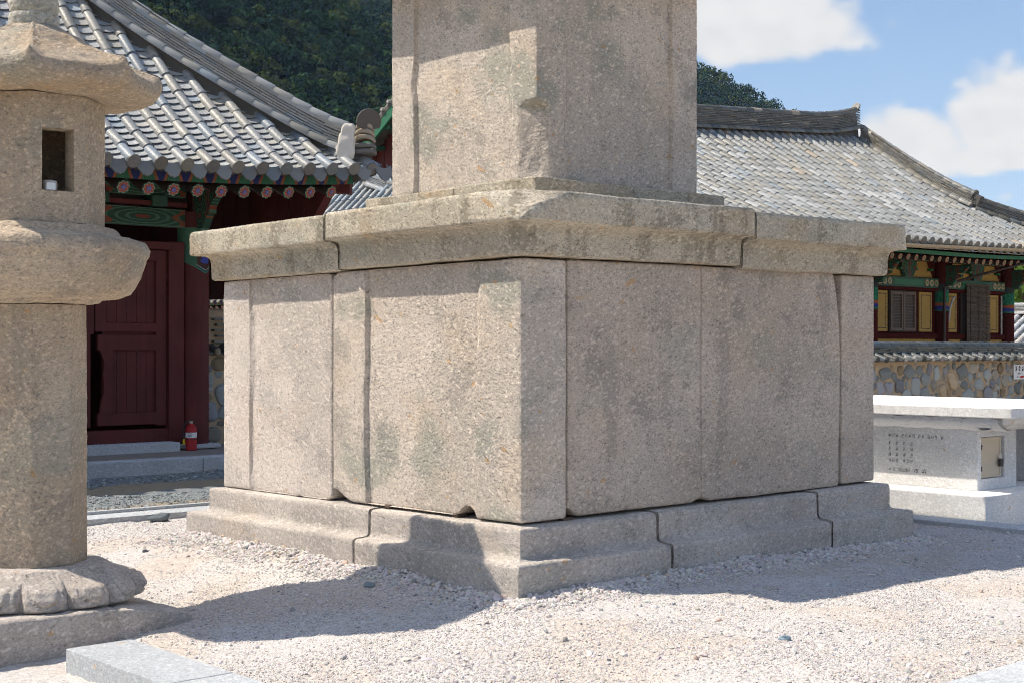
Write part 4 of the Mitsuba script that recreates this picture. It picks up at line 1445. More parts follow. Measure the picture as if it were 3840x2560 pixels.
# under the eaves
zR = lambda a: 3.693 + 0.245 * dA(a) * 0.95
for k in range(22):
    a = -0.683 - 0.3595 * k
    z = zR(a)
    spread = 0.25 * np.clip((a + 2.2) / 1.6, 0, 1)
    p0 = loc(np.array([a, 0.25, z]), OA)
    p1 = loc(np.array([a - spread * 1.5, 2.3, z + 0.95]), OA)
    flower_rafter(HA, p0, p1, 0.088)
aa = np.linspace(-8.8, -0.35, 60)
ribbon([loc(np.array([a, 0.17, zR(a) + 0.105]), OA) for a in aa], 0.17, 0.05, [LV[0] * -1, LV[1] * -1, 0], -8.8 / 0.36, -0.35 / 0.36, 'fascia_paint', HA, 'fascia_board', 'painted board above the rafter ends, green, blue and red')
v, f = roof_sheet(lambda a, w: loc(np.array([a, w, zR(a) + 0.30 + 0.36 * w]), OA), (-9.2, -0.3), (0.2, 2.6), 30, 6, 0.03)
part(HA, 'soffit', (v, f), 'wood_dark')
# corner rafter under the hip
m = obox(loc(np.array([-2.0, 2.0, 4.05]), OA), loc(np.array([-0.30, 0.30, 3.86]), OA), 0.22, 0.28)
part(HA, 'corner_rafter', m, 'wood_red')
v, f = roof_sheet(lambda b, w: loc(np.array([-w, b, zR(-b) + 0.26 + 0.36 * w]), OA), (0.35, 8.8), (0.2, 2.6), 20, 6, 0.03, lo=lambda w: w + 0.1)
part(HA, 'end_soffit', (v, f), 'wood_red')
for k in range(17):
    b0 = 0.62 + 0.2 * k
    top = zR(-0.5) + 0.22 + 0.05 * b0
    bot = max(2.4, 3.62 - (b0 - 0.62) * 0.9)
    v, f = bevel_box([-0.62 + 0.006 * (k % 2), b0, bot], [-0.58 + 0.006 * (k % 2), b0 + 0.195, top], 0.005)
    part(HA, 'wind_board', (loc(v, OA), f), 'wood_red')
m = obox(loc(np.array([-0.60, 0.10, 4.14]), OA), loc(np.array([-0.60, 1.5, 2.75]), OA), 0.14, 0.12)
part(HA, 'brace', m, 'wood_red')
WA = 1.95
# walls: posts, beams, door
def wb(a0, a1, w0, w1, z0, z1, mat, name, parent=None, r=0.008, label=None):
    v, f = bevel_box([a0, w0, z0], [a1, w1, z1], r)
    return part(parent or HA, name, (loc(v, OA), f), mat, False, label)


for k in range(4):
    a = -1.95 - 3.1 * k
    v, f = lathe([(0.225, 0.16), (0.225, 3.6)], 24)
    o = loc(np.array([a, WA + 0.02, 0]), OA)
    part(HA, 'post', (v + o, f), 'wood_red', 40)
    v, f = bevel_box([a - 0.3, WA - 0.28, 0.15], [a + 0.3, WA + 0.32, 0.215], 0.02)
    part(HA, 'post_base', (loc(v, OA), f), 'granite_new')
    # carved bracket arms on the post head
    for q, (z0, L, h) in enumerate(((3.44, 0.5, 0.2), (3.68, 0.75, 0.22))):
        from shapely.geometry import Polygon
        x = np.linspace(0, L, 12)
        low = 0.05 * np.sin(x / L * 9) - 0.02
        poly = Polygon([(xx, h) for xx in x] + [(xx, -0.10 + 0.22 * (xx / L) ** 2 + lo) for xx, lo in zip(x[::-1], low[::-1])]).buffer(0)
        v, f = extrude(poly, 0.12)
        o = loc(np.array([a + 0.06, WA - 0.05, z0]), OA)
        m = place((v, f), o, np.array([-LV[0] * -1 * -1, -LV[1], 0]), np.array([0, 0, 1.0]), np.array([-RV[0], -RV[1], 0]))
        uvb = np.stack([v[:, 0] * 2.2, (v[:, 1] + 0.1) / 0.4], 1)
        part(HA, 'bracket', m, 'dancheong', False, uv=uvb)
    if k < 3:
        a0, a1 = a - 3.1 + 0.2, a - 0.2
        for nm, z0, z1, w0 in (('lintel_beam', 3.37, 3.62, WA - 0.10), ('upper_beam', 3.80, 4.05, WA - 0.12)):
            pts = [loc(np.array([x, w0, z0]), OA) for x in np.linspace(a0, a1, 3)]
            ribbon(pts, z1 - z0, 0.2, [-LV[0], -LV[1], 0], 0, 2, 'dancheong', HA, nm)
        wb(a0, a1, WA - 0.17, WA - 0.06, 3.655, 3.72, 'wood_red', 'rail')
        for q in range(3):
            x = a0 + (q + 0.5) * (a1 - a0) / 3
            wb(x - 0.12, x + 0.12, WA - 0.2, WA + 0.1, 3.645, 3.80, 'wood_green', 'bracket_block')
wb(-9.4, -1.95, WA + 0.12, WA + 0.22, 3.62, 5.2, 'wood_dark', 'upper_wall')
wb(-1.99, -1.90, WA, WA + 5.6, 0.2, 4.9, 'wood_red', 'end_wall')
wb(-9.4, -1.95, WA + 5.5, WA + 5.6, 0.2, 5.6, 'wood_red', 'back_wall')
wb(-9.4, -9.3, WA, WA + 5.6, 0.2, 5.6, 'wood_red', 'end_wall')
wb(-9.4, -1.95, WA + 0.25, WA + 5.45, 0.12, 0.17, 'wood_dark', 'floor')
# collar painted with a lotus on the corner post
th = np.linspace(0, 2 * math.pi, 49)[:-1]
fr = math.atan2(-LV[1], -LV[0]) + 0.35
low = 2.70 + 0.16 * np.abs(((th - fr + math.pi) % (2 * math.pi)) - math.pi) / math.pi * 2.2
low = np.minimum(low, 2.86)
V = np.vstack([np.stack([0.231 * np.cos(th), 0.231 * np.sin(th), low], 1), np.stack([0.231 * np.cos(th), 0.231 * np.sin(th), low * 0 + 3.37], 1)])
V = V + loc(np.array([-1.95, WA + 0.02, 0]), OA)
i = np.arange(48)
j = (i + 1) % 48
du = ((th - fr + math.pi) % (2 * math.pi) - math.pi) * 0.231
UV = np.vstack([np.stack([du, low], 1), np.stack([du, low * 0 + 3.37], 1)])


def collar(p, n, uv):
    # lotus in blue on maroon, bordered by a white-dotted band and a green edge following the pointed hem
    x, z = uv.x, uv.y
    hem = dr.minimum(2.70 + 0.16 * dr.abs(x) / 0.231 / 3.1416 * 2.2, 2.86)
    d = z - hem
    c = mi.Color3f(0.065, 0.03, 0.03)
    yy = z - 2.90
    lot = mi.Float(0)
    for k, (ang, L) in enumerate(((0, 0.14), (0.55, 0.125), (-0.55, 0.125), (1.1, 0.10), (-1.1, 0.10))):
        ca, sa = math.cos(ang), math.sin(ang)
        px, pz = x * ca - (yy + 0.05) * sa, x * sa + (yy + 0.05) * ca
        lot = dr.maximum(lot, smoothstep(1.0, 0.85, dr.square((pz - L * 0.55) / (L * 0.5)) + dr.square(px / 0.022)))
    c = mix(c, [0.05, 0.075, 0.33], lot)
    c = mix(c, [0.03, 0.12, 0.10], smoothstep(0.030, 0.026, d))
    c = mix(c, [0.025, 0.04, 0.05], smoothstep(0.026, 0.029, d) * smoothstep(0.075, 0.07, d))
    dots = smoothstep(0.35, 0.28, dr.sqrt(dr.square((x / 0.026 - dr.floor(x / 0.026)) - 0.5) + dr.square((d - 0.05) / 0.026)))
    c = mix(c, [0.5, 0.46, 0.42], dots)
    c = mix(c, [0.04, 0.20, 0.16], smoothstep(0.012, 0.009, d))
    c = mix(c, [0.05, 0.12, 0.08], smoothstep(0.13, 0.16, dr.abs(x)))
    return mix(c, [0.06, 0.14, 0.09], smoothstep(3.06, 3.08, z))


scene['collar_paint'] = {'type': 'twosided', 'bsdf': {'type': 'principled', 'base_color': proc(collar), 'roughness': 0.7, 'specular': 0.2}}
part(HA, 'painted_collar', (V, np.vstack([np.stack([i, j, 48 + j], 1), np.stack([i, 48 + j, 48 + i], 1)])), 'collar_paint', True, 'collar of the corner post painted with a blue lotus', uv=UV)
# doorway
DR = 'wood_red'
wb(-2.42, -2.175, WA - 0.12, WA + 0.08, 0.30, 3.15, DR, 'door_jamb')
wb(-5.0, -2.175, WA - 0.13, WA + 0.09, 3.03, 3.14, DR, 'door_head')
wb(-5.0, -2.12, WA - 0.10, WA + 0.10, 0.24, 0.455, DR, 'door_sill')
wb(-2.26, -2.09, WA - 0.07, WA + 0.07, 0.24, 0.70, DR, 'sill_block')
v, f = bevel_box([-5.2, WA - 0.42, 0.13], [-2.40, WA + 0.05, 0.268], 0.01)
part(HA, 'door_step', (loc(v, OA), f), 'granite_new', False, 'long granite step below the red door')
dl = part(HA, 'door', (loc(bevel_box([-3.40, WA - 0.01, 0.56], [-2.43, WA + 0.02, 3.02], 0.004)[0], OA), bevel_box([0, 0, 0], [1, 1, 1], 0.1)[1]), DR, False, 'right door leaf with a broken lower edge')
for (a0, a1, z0, z1, nm) in ((-2.60, -2.43, 0.5, 3.02, 'stile'), (-3.52, -2.43, 2.86, 3.02, 'rail'), (-3.52, -2.43, 1.84, 1.97, 'rail'), (-3.49, -2.43, 1.58, 1.80, 'rail'), (-3.49, -2.44, 0.52, 0.70, 'rail'), (-3.53, -3.36, 1.84, 3.02, 'stile')):
    wb(a0, a1, WA - 0.07, WA + 0.01, z0, z1, DR, nm, dl)
bp = Polygon([(-3.47, 1.60), (-3.40, 1.42), (-3.42, 1.25), (-3.40, 1.0), (-3.45, 0.85), (-3.47, 0.68), (-3.28, 0.68), (-3.28, 1.6)])
v, f = extrude(bp, 0.05)
part(dl, 'broken_stile', place((v, f), loc(np.array([0, WA - 0.035, 0]), OA), np.array([RV[0], RV[1], 0]), np.array([0, 0, 1.0]), np.array([-LV[0], -LV[1], 0])), DR, False, 'stile eaten away along its edge')
for k in range(5):
    a0 = -3.34 + 0.152 * k
    wb(a0, a0 + 0.148, WA - 0.028, WA - 0.005, 0.7, 1.58, DR, 'plank', dl, 0.004)
    wb(a0, a0 + 0.148, WA - 0.028, WA - 0.005, 1.97, 2.86, DR, 'plank', dl, 0.004)
dl2 = part(HA, 'door', (loc(bevel_box([-4.95, WA - 0.01, 0.56], [-3.66, WA + 0.02, 3.02], 0.004)[0], OA), bevel_box([0, 0, 0], [1, 1, 1], 0.1)[1]), DR)
for (a0, a1, z0, z1, nm) in ((-3.72, -3.545, 1.84, 3.02, 'stile'), (-3.74, -3.60, 0.5, 1.84, 'stile'), (-4.95, -3.55, 1.80, 1.95, 'rail'), (-4.95, -3.60, 0.52, 0.70, 'rail'), (-4.95, -3.55, 2.86, 3.02, 'rail')):
    wb(a0, a1, WA - 0.07, WA + 0.01, z0, z1, DR, nm, dl2)
wb(-9.3, -5.0, WA, WA + 0.08, 0.3, 3.37, DR, 'wall_boards')
# stone platform under the hall
for k in range(5):
    a1 = 1.9 - 2.43 * k + 0.12
    v, f = bevel_box([a1 - 2.42, 0.10, -0.12], [a1, 0.46, 0.150], 0.012)
    part(HA + '__platform', 'stone', (loc(v, OA), f), 'granite_new')
v, f = box([-9.8, 0.462, -0.2], [1.9, 9.0, 0.138])
part(HA, 'platform', (loc(v, OA), f), 'cement', False, 'cement floor of the platform')

# fire extinguisher by the corner post
FE = thing('fire_extinguisher', 'red fire extinguisher with a white label standing by the corner post', 'fire extinguisher')
fo = loc(np.array([-2.2, 1.58, 0.139]), OA)
v, f = lathe([(0.066, 0.0), (0.078, 0.006), (0.080, 0.02), (0.080, 0.30), (0.074, 0.33), (0.055, 0.36), (0.032, 0.378), (0.03, 0.39)], 28)
part(FE, 'body', (v + fo, f), 'red_paint', 40)
v, f = lathe([(0.0806, 0.185), (0.0812, 0.187), (0.0812, 0.258), (0.0806, 0.26)], 28)
lb = part(FE, 'label', (v + fo, f), 'label_white', 40)
for k in range(3):
    q = []
    for t in np.linspace(-2.0, -1.25, 7):
        q.append([0.0815 * math.cos(t), 0.0815 * math.sin(t), 0.245 - k * 0.018])
    part(lb, 'print_line', (tube(np.array(q), 0.0035, 5)[0] + fo, tube(np.array(q), 0.0035, 5)[1]), 'ink')
v, f = lathe([(0.0805, 0.155), (0.083, 0.157), (0.083, 0.165), (0.0805, 0.167)], 28)
part(FE, 'band', (v + fo, f), 'ink', 40)
v, f = lathe([(0.02, 0.39), (0.024, 0.392), (0.024, 0.42), (0.018, 0.425)], 14)
part(FE, 'valve', (v + fo, f), 'brass', 40)
part(FE, 'handle', join([(m[0] + fo, m[1]) for m in (obox(np.array([-0.02, 0, 0.425]), np.array([0.085, 0.01, 0.445]), 0.022, 0.008), obox(np.array([-0.02, 0, 0.405]), np.array([0.075, 0.01, 0.395]), 0.02, 0.007))]), 'ink')
part(FE, 'hose', (tube(np.array([[-0.02, 0, 0.41], [-0.07, -0.01, 0.415], [-0.10, -0.02, 0.37], [-0.105, -0.02, 0.25], [-0.10, -0.02, 0.17]]), 0.009, 8)[0] + fo, tube(np.array([[-0.02, 0, 0.41], [-0.07, -0.01, 0.415], [-0.10, -0.02, 0.37], [-0.105, -0.02, 0.25], [-0.10, -0.02, 0.17]]), 0.009, 8)[1]), 'ink', 40)
v, f = lathe([(0.022, 0.09), (0.022, 0.10), (0.013, 0.165), (0.008, 0.17)], 14)
part(FE, 'nozzle', (v + fo + [-0.10, -0.02, 0], f), 'yellow_plastic', 40)

# ------------------------------------------------------------------ walls of field stones under a tiled coping
scene['mortar'] = {'type': 'bumpmap', 'tex': proc(lambda p, n, uv: fbm(p.x * 14, p.y * 14, p.z * 14, 3), 3e-3), 'scale': 0.02, 'bsdf': {
    'type': 'diffuse', 'reflectance': proc(lambda p, n, uv: mix([0.47, 0.375, 0.265], [0.36, 0.28, 0.19], fbm(p.x * 3, p.y * 3, p.z * 3, 4)))}}
scene['field_stone'] = {'type': 'bumpmap', 'tex': proc(lambda p, n, uv: fbm(p.x * 40, p.y * 40, p.z * 40, 3), 2e-3), 'scale': 0.006, 'bsdf': {'type': 'diffuse', 'reflectance': OWN}}
SPH = trimesh.creation.icosphere(subdivisions=2)


def field_wall(key, o, L, z0, z1, thick, seedv, size=(0.05, 0.13), tone=1.0, a0=0.0, plug_pitch=0.30, plug_col=(0.62, 0.60, 0.57), cap_h=0.34, over=0.2, tile_r=0.062, end_plaster=False):
    """wall along r from o (local a = 0) for L metres, its face at b = 0 towards the yard"""
    r_ = np.random.default_rng(seedv)
    v, f = gridbox(coords(a0, L, 0.25), coords(0.0, thick, 0.3), coords(z0, z1, 0.2))
    part(key, 'mortar', (rough(loc(v, o), f, 0.012, 3.0, seedv), f), 'mortar', 40)
    placed, tries = [], 0
    wall_key = key
    while tries < 20000:
        tries += 1
        s = (size[1] - (size[1] - 0.55 * size[0]) * (tries / 20000.0) ** 0.6) * r_.uniform(0.85, 1.15)
        rx, rz = s * r_.uniform(0.75, 1.3), s * r_.uniform(0.7, 1.15)
        x, z = r_.uniform(a0 + rx, L - rx * 0.4), r_.uniform(z0 + rz * 0.8, z1 - rz - 0.04)
        if all(((x - p[0]) / (rx + p[2] + 0.004)) ** 2 + ((z - p[1]) / (rz + p[3] + 0.004)) ** 2 > 1.0 for p in placed):
            placed.append((x, z, rx, rz))
    base = np.array(SPH.vertices)
    for x, z, rx, rz in placed:
        q = base * (1 + (meshkit.noise(base * 1.5 + x * 13 + z * 7, 4)[:, None] - 0.5) * 0.8)
        q = np.sign(q) * np.abs(q) ** 0.85
        t = r_.uniform(-0.6, 0.6)
        qx, qz = q[:, 0] * math.cos(t) - q[:, 2] * math.sin(t), q[:, 0] * math.sin(t) + q[:, 2] * math.cos(t)
        V = np.stack([x + qx * rx, 0.004 + q[:, 1] * min(rx, rz) * 0.40, z + qz * rz], 1)
        c = r_.uniform(0.17, 0.42) * np.array([1, 1, 1.0]) * tone
        u = r_.uniform()
        c = c * ([0.92, 1.0, 1.0] if u < 0.45 else [1.05, 0.98, 0.84] if u < 0.75 else [1.2, 0.95, 0.66] if u < 0.87 else [0.95, 0.97, 1.06])
        part(key, 'stone', (loc(V, o), SPH.faces), 'field_stone', True, color=c)
    # coping: short slopes of tiles with plastered ends, and a stacked ridge; shade put into the dark tile colours
    n = int((L - a0 + 0.1) / plug_pitch)
    for k in range(n + 1):
        a = a0 + 0.05 + k * plug_pitch
        lo, hi = np.array([a, -over, z1 + 0.015 + r_.normal(0, 0.006)]), np.array([a + r_.normal(0, 0.01), thick / 2, z1 + cap_h * 0.52])
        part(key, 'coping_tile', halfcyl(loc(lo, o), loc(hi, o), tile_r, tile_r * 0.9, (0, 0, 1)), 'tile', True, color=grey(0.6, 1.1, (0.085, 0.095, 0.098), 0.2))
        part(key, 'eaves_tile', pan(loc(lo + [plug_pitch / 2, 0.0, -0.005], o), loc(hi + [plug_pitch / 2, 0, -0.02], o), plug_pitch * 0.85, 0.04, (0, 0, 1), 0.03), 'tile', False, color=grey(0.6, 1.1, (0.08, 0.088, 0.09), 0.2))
        bb = np.array(SPH.vertices) * (1 + (meshkit.noise(np.array(SPH.vertices) * 2 + k * 3.1, 2)[:, None] - 0.5) * 0.5)
        bb = bb * [tile_r * 0.85, 0.045, tile_r * 0.95] + lo + [0, 0.005, 0.022]
        pc = np.array(plug_col) * r_.uniform(0.45, 0.8)
        if r_.uniform() < 0.5 and not end_plaster:
            pc = np.array([0.09, 0.09, 0.088])
        part(key, 'plaster_plug', (loc(bb, o), SPH.faces), 'plaster', True, color=pc)
    bed = join([(loc(np.array([[a0, -over + 0.03, z1 - 0.005], [L, -over + 0.03, z1 - 0.005], [L, thick / 2, z1 + cap_h * 0.5], [a0, thick / 2, z1 + cap_h * 0.5], [L, thick + over, z1], [a0, thick + over, z1],
                               [a0, thick / 2, z1 - 0.03], [L, thick / 2, z1 - 0.03]]), o), np.array([[0, 1, 2], [0, 2, 3], [3, 2, 4], [3, 4, 5], [0, 6, 7], [0, 7, 1], [6, 5, 4], [6, 4, 7], [0, 3, 6], [3, 5, 6], [1, 7, 2], [2, 7, 4]]))])
    part(key, 'coping_bed', bed, 'dark_clay2')
    zc = z1 + cap_h * 0.5
    h = 0.0
    for k in range(3):
        s = a0 - r_.uniform(0, 0.2)
        while s < L:
            p0, p1 = np.array([max(s, a0), thick / 2, zc + h]), np.array([min(s + 0.31, L), thick / 2, zc + h + r_.normal(0, 0.004)])
            if p1[0] - p0[0] > 0.05:
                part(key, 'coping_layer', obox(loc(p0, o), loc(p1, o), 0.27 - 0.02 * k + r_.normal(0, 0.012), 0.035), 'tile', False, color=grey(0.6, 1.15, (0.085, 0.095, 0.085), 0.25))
            s += 0.315
        h += 0.042
    s = a0
    while s < L:
        p0, p1 = np.array([s, thick / 2, zc + h]), np.array([min(s + 0.33, L), thick / 2, zc + h])
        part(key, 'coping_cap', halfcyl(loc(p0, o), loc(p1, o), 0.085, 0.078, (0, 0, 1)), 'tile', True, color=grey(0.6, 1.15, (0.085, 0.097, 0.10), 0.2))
        s += 0.315
    return zc + h


WL = thing('stone_wall', 'short stone and clay wall with plastered tile coping beside the red hall', 'wall')
OL = loc(np.array([0, 2.5, 0]), OA)
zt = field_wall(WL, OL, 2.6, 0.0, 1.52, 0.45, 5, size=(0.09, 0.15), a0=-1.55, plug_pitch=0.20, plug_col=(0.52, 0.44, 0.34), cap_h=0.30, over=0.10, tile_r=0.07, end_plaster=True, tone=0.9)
v, f = gridbox(coords(-1.44, 1.2, 0.08), coords(0.08, 0.40, 0.08), coords(1.62, 2.22, 0.08))
v = rounded(v, [-1.44, 0.08, 1.62], [1.2, 0.40, 2.22], 0.1)
part(WL, 'upper_coping', (rough(loc(v, OL), f, 0.03, 5.0, 7), f), 'mortar', 40)
for k in range(5):
    m = obox(loc(np.array([-1.36 + 0.05 * (k % 2) + 0.06, 0.07, 1.70 + k * 0.085]), OL), loc(np.array([1.2, 0.07, 1.72 + k * 0.085]), OL), 0.16, 0.03)
    part(WL, 'coping_layer', m, 'tile', False, color=grey(0.6, 1.1, (0.14, 0.14, 0.135), 0.3))

WR = thing('stone_wall', 'long field stone wall with tile coping coloured dark as if in shade in front of the yellow panelled hall', 'wall')
OW = np.array([8.69, 27.99])
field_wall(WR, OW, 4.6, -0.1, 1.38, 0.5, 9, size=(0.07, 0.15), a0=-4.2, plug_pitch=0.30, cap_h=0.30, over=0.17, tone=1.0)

# ------------------------------------------------------------------ lettering: Hangul drawn stroke by stroke
JAMO = {
    'ㄱ': [[(0, 1), (1, 1), (0.9, 0)]], 'ㄴ': [[(0, 1), (0, 0), (1, 0)]], 'ㄷ': [[(1, 1), (0, 1), (0, 0), (1, 0)]], 'ㄹ': [[(0, 1), (1, 1), (1, 0.5), (0, 0.5), (0, 0), (1, 0)]],
    'ㅁ': [[(0, 1), (1, 1), (1, 0), (0, 0), (0, 1)]], 'ㅂ': [[(0, 1), (0, 0), (1, 0), (1, 1)], [(0, 0.5), (1, 0.5)]], 'ㅅ': [[(0.5, 1), (0.4, 0.5), (0, 0)], [(0.45, 0.6), (1, 0)]],
    'ㅇ': [[(0.5 + 0.5 * math.cos(t), 0.5 + 0.5 * math.sin(t)) for t in np.linspace(0, 2 * math.pi, 13)]], 'ㅈ': [[(0, 1), (1, 1), (0.5, 0.6), (0, 0)], [(0.5, 0.55), (1, 0)]],
    'ㅊ': [[(0.3, 1.15), (0.7, 1.15)], [(0, 0.85), (1, 0.85), (0.5, 0.5), (0, 0)], [(0.5, 0.5), (1, 0)]], 'ㅎ': [[(0.3, 1.1), (0.7, 1.1)], [(0, 0.85), (1, 0.85)], [(0.5 + 0.34 * math.cos(t), 0.32 + 0.34 * math.sin(t)) for t in np.linspace(0, 2 * math.pi, 11)]]}
LEAD, VOW, TAIL = 'ㄱㄲㄴㄷㄸㄹㅁㅂㅃㅅㅆㅇㅈㅉㅊㅋㅌㅍㅎ', 'ㅏㅐㅑㅒㅓㅔㅕㅖㅗㅘㅙㅚㅛㅜㅝㅞㅟㅠㅡㅢㅣ', ' ㄱㄲㄳㄴㄵㄶㄷㄹㄺㄻㄼㄽㄾㄿㅀㅁㅂㅄㅅㅆㅇㅈㅊㅋㅌㅍㅎ'


def syllable(ch):
    """strokes of one syllable in the unit square"""
    c = ord(ch) - 0xAC00
    le, vo, ta = LEAD[c // 588], VOW[(c % 588) // 28], TAIL[c % 28]
    out = []

    def fit(j, x0, y0, x1, y1):
        for st in JAMO[j]:
            out.append([(x0 + x * (x1 - x0), y0 + y * (y1 - y0)) for x, y in st])

    lo = 0.40 if ta != ' ' else 0.05
    if vo in 'ㅏㅐㅓㅕㅣ':
        fit(le, 0.08, lo + 0.08, 0.52, 0.92)
        h = (lo + 0.98) / 2
        if vo == 'ㅏ':
            out += [[(0.74, lo), (0.74, 1.0)], [(0.74, h), (0.95, h)]]
        elif vo == 'ㅓ':
            out += [[(0.80, lo), (0.80, 1.0)], [(0.58, h), (0.80, h)]]
        elif vo == 'ㅕ':
            out += [[(0.80, lo), (0.80, 1.0)], [(0.58, h + 0.1), (0.80, h + 0.1)], [(0.58, h - 0.1), (0.80, h - 0.1)]]
        elif vo == 'ㅐ':
            out += [[(0.68, lo), (0.68, 1.0)], [(0.90, lo), (0.90, 1.0)], [(0.68, h), (0.90, h)]]
        else:
            out += [[(0.80, lo), (0.80, 1.0)]]
    elif vo == 'ㅝ':
        fit(le, 0.12, 0.72, 0.5, 0.98)
        out += [[(0.02, 0.60), (0.62, 0.58)], [(0.32, 0.59), (0.32, 0.42)], [(0.82, lo), (0.82, 1.0)], [(0.62, 0.5), (0.82, 0.5)]]
    else:
        fit(le, 0.22, lo + (0.34 if vo != 'ㅡ' else 0.22), 0.78, 0.95)
        y = lo + (0.10 if vo == 'ㅗ' else 0.20 if vo == 'ㅜ' else 0.10)
        out += [[(0.03, y), (0.97, y)]]
        if vo == 'ㅗ':
            out += [[(0.5, y), (0.5, y + 0.2)]]
        if vo == 'ㅜ':
            out += [[(0.5, y), (0.5, y - 0.2)]]
    if ta != ' ':
        fit(ta, 0.22, 0.0, 0.78, 0.30)
    return out


def hangul(text, height, pitch, stroke, depth, space=0.5):
    """lettering in the xy plane along +x, extruded along +z; (vertices, faces)"""
    from shapely.geometry import LineString
    from shapely import union_all
    x, g, out = 0.0, [], []
    for ch in text:
        if ch == ' ':
            x += pitch * space
            continue
        if '가' <= ch <= '힣':
            g += [LineString([(x + a * height * 0.86, b * height) for a, b in st]).buffer(stroke, quad_segs=2, cap_style='flat') for st in syllable(ch)]
            x += pitch
        else:
            m = meshkit.text_mesh(ch, height * 0.82, depth, bold=True)
            out.append((np.array(m.vertices) + [x + height * 0.08, 0, 0], np.array(m.faces)))
            x += pitch * 0.68
    u = union_all(g)
    for poly in getattr(u, 'geoms', [u]):
        if not poly.is_empty:
            out.append(extrude(poly.simplify(height * 0.01), depth))
    return join(out)


# ------------------------------------------------------------------ the white granite altar
AL = thing('stone_altar', 'new white granite altar table with lotus petals and a small locked door', 'altar')
ab = lambda lo, hi, r, name, mat='granite_white', parent=None, label=None: part(parent or AL, name, (loc(bevel_box(lo, hi, r)[0]), bevel_box(lo, hi, r)[1]), mat, False, label)
ab([3.724, -1.934, -0.08], [6.55, 1.35, 0.243], 0.012, 'base')
v, f = gridbox([4.137, 4.20, 4.64, 4.86], [-1.603, -1.5, -0.25], [0.2465, 0.35, 0.755, 0.835])
wbox = manifold3d.Manifold.cube([4.858 - 4.137, 1.35, 0.589]).translate([4.137, -1.603, 0.2465]) - manifold3d.Manifold.cube([0.43, 0.06, 0.405]).translate([4.205, -1.61, 0.352])
mm = wbox.to_mesh()
part(AL, 'pedestal', (loc(np.array(mm.vert_properties[:, :3], float)), np.array(mm.tri_verts)), 'granite_white')
ab([5.45, -1.45, 0.2465], [6.1, -0.3, 0.835], 0.008, 'pedestal')
ab([3.813, -2.145, 0.961], [6.25, 1.30, 1.056], 0.008, 'table_slab')
# lotus petals under the slab: front (towards -r) and right side (towards -l)
def petal_row(p0, e, outv, n, L):
    for k in range(n):
        nx, nz = 12, 7
        x, t = np.meshgrid(np.linspace(-1, 1, nx), np.linspace(0, 1, nz), indexing='ij')
        w = L * 0.5 * (1.06 - 0.0 * t)
        rise = np.sin(t * math.pi * 0.5)
        bul = 0.035 * np.cos(x * math.pi / 2) ** 0.6 * np.sin(np.clip(t, 0, 1) * math.pi) ** 0.7
        edge = 0.05 * np.abs(x) ** 3 * (1 - t) * 0 - 0.035 * np.abs(x) ** 2.5 * t
        o_ = 0.02 + 0.235 * rise + bul
        zz = 0.834 + 0.127 * t ** 1.25 + edge * 0.5 - 0.012 * np.abs(np.sin(x * 2.2)) * (1 - t)
        P0 = np.stack([p0 + (k + 0.5) * L * 1.0 * 0 + 0 * x for _ in range(1)], -1) if False else None
        c = np.asarray(p0, float) + np.asarray(e, float) * ((k + 0.5) * L)
        V = c + (x * w)[..., None] * np.asarray(e, float) + o_[..., None] * np.asarray(outv, float)
        V[..., 2] = zz
        V2 = V - np.asarray(outv, float) * 0.05
        V2[..., 2] = np.minimum(zz + 0.0, 0.96)
        Vv = np.vstack([V.reshape(-1, 3), V2.reshape(-1, 3)])
        i = (np.arange(nx - 1)[:, None] * nz + np.arange(nz - 1)[None]).ravel()
        q = np.stack([i, i + nz, i + nz + 1, i + 1], 1)
        q = np.vstack([q, q[:, ::-1] + nx * nz])
        part(AL, 'petal', (loc(Vv), np.vstack([q[:, [0, 1, 2]], q[:, [0, 2, 3]]])), 'granite_white2', True)


scene['granite_white2'] = {'type': 'twosided', 'bsdf': {'type': 'diffuse', 'reflectance': proc(lambda p, n, uv: mix([0.74, 0.74, 0.74], [0.55, 0.55, 0.56], smoothstep(0.6, 0.8, noise(p.x * 80, p.y * 80, p.z * 80))))}}
petal_row([4.137, -1.95, 0], [0, 1, 0], [-1, 0, 0], 9, 0.35)
petal_row([3.98, -1.71, 0], [1, 0, 0], [0, -1, 0], 6, 0.35)
ab([3.93, -1.99, 0.90], [6.1, 1.2, 0.9605], 0.004, 'slab_bed')
for z, text, sp in ((0.722, '부처님 진신사리 다시 모시는 날', 0.55), (0.642, '주 지 정 산', 1.0), (0.585, '총 무 자 허', 1.0), (0.527, '재 무 명 현', 1.0), (0.469, '사무장 박갑선', 1.0), (0.381, '서기 2015년 7월 3일', 0.55)):
    v, f = hangul(text, 0.034, 0.042, 0.0017, 0.0016, sp)
    m = place((v, f), loc(np.array([4.1365, -0.615, z])), np.array([-LV[0], -LV[1], 0]), np.array([0, 0, 1.0]), np.array([-RV[0], -RV[1], 0]))
    part(AL, 'inscription', m, 'ink', False)
lk = part(AL, 'locker_door', (loc(bevel_box([4.215, -1.588, 0.362], [4.585, -1.576, 0.748], 0.002)[0]), bevel_box([0, 0, 0], [1, 1, 1], 0.1)[1]), 'beige_metal', False, 'small beige metal door with a padlock')
for (a0, a1, z0, z1) in ((4.215, 4.232, 0.362, 0.748), (4.568, 4.585, 0.362, 0.748), (4.235, 4.565, 0.362, 0.382), (4.235, 4.565, 0.728, 0.748)):
    ab([a0, -1.594, z0], [a1, -1.5885, z1], 0.001, 'rim', 'beige_metal', lk)
for z in (0.45, 0.66):
    ab([4.217, -1.600, z - 0.025], [4.232, -1.5945, z + 0.025], 0.001, 'hinge', 'ink', lk)
pd = loc(np.array([4.545, -1.615, 0.50]))
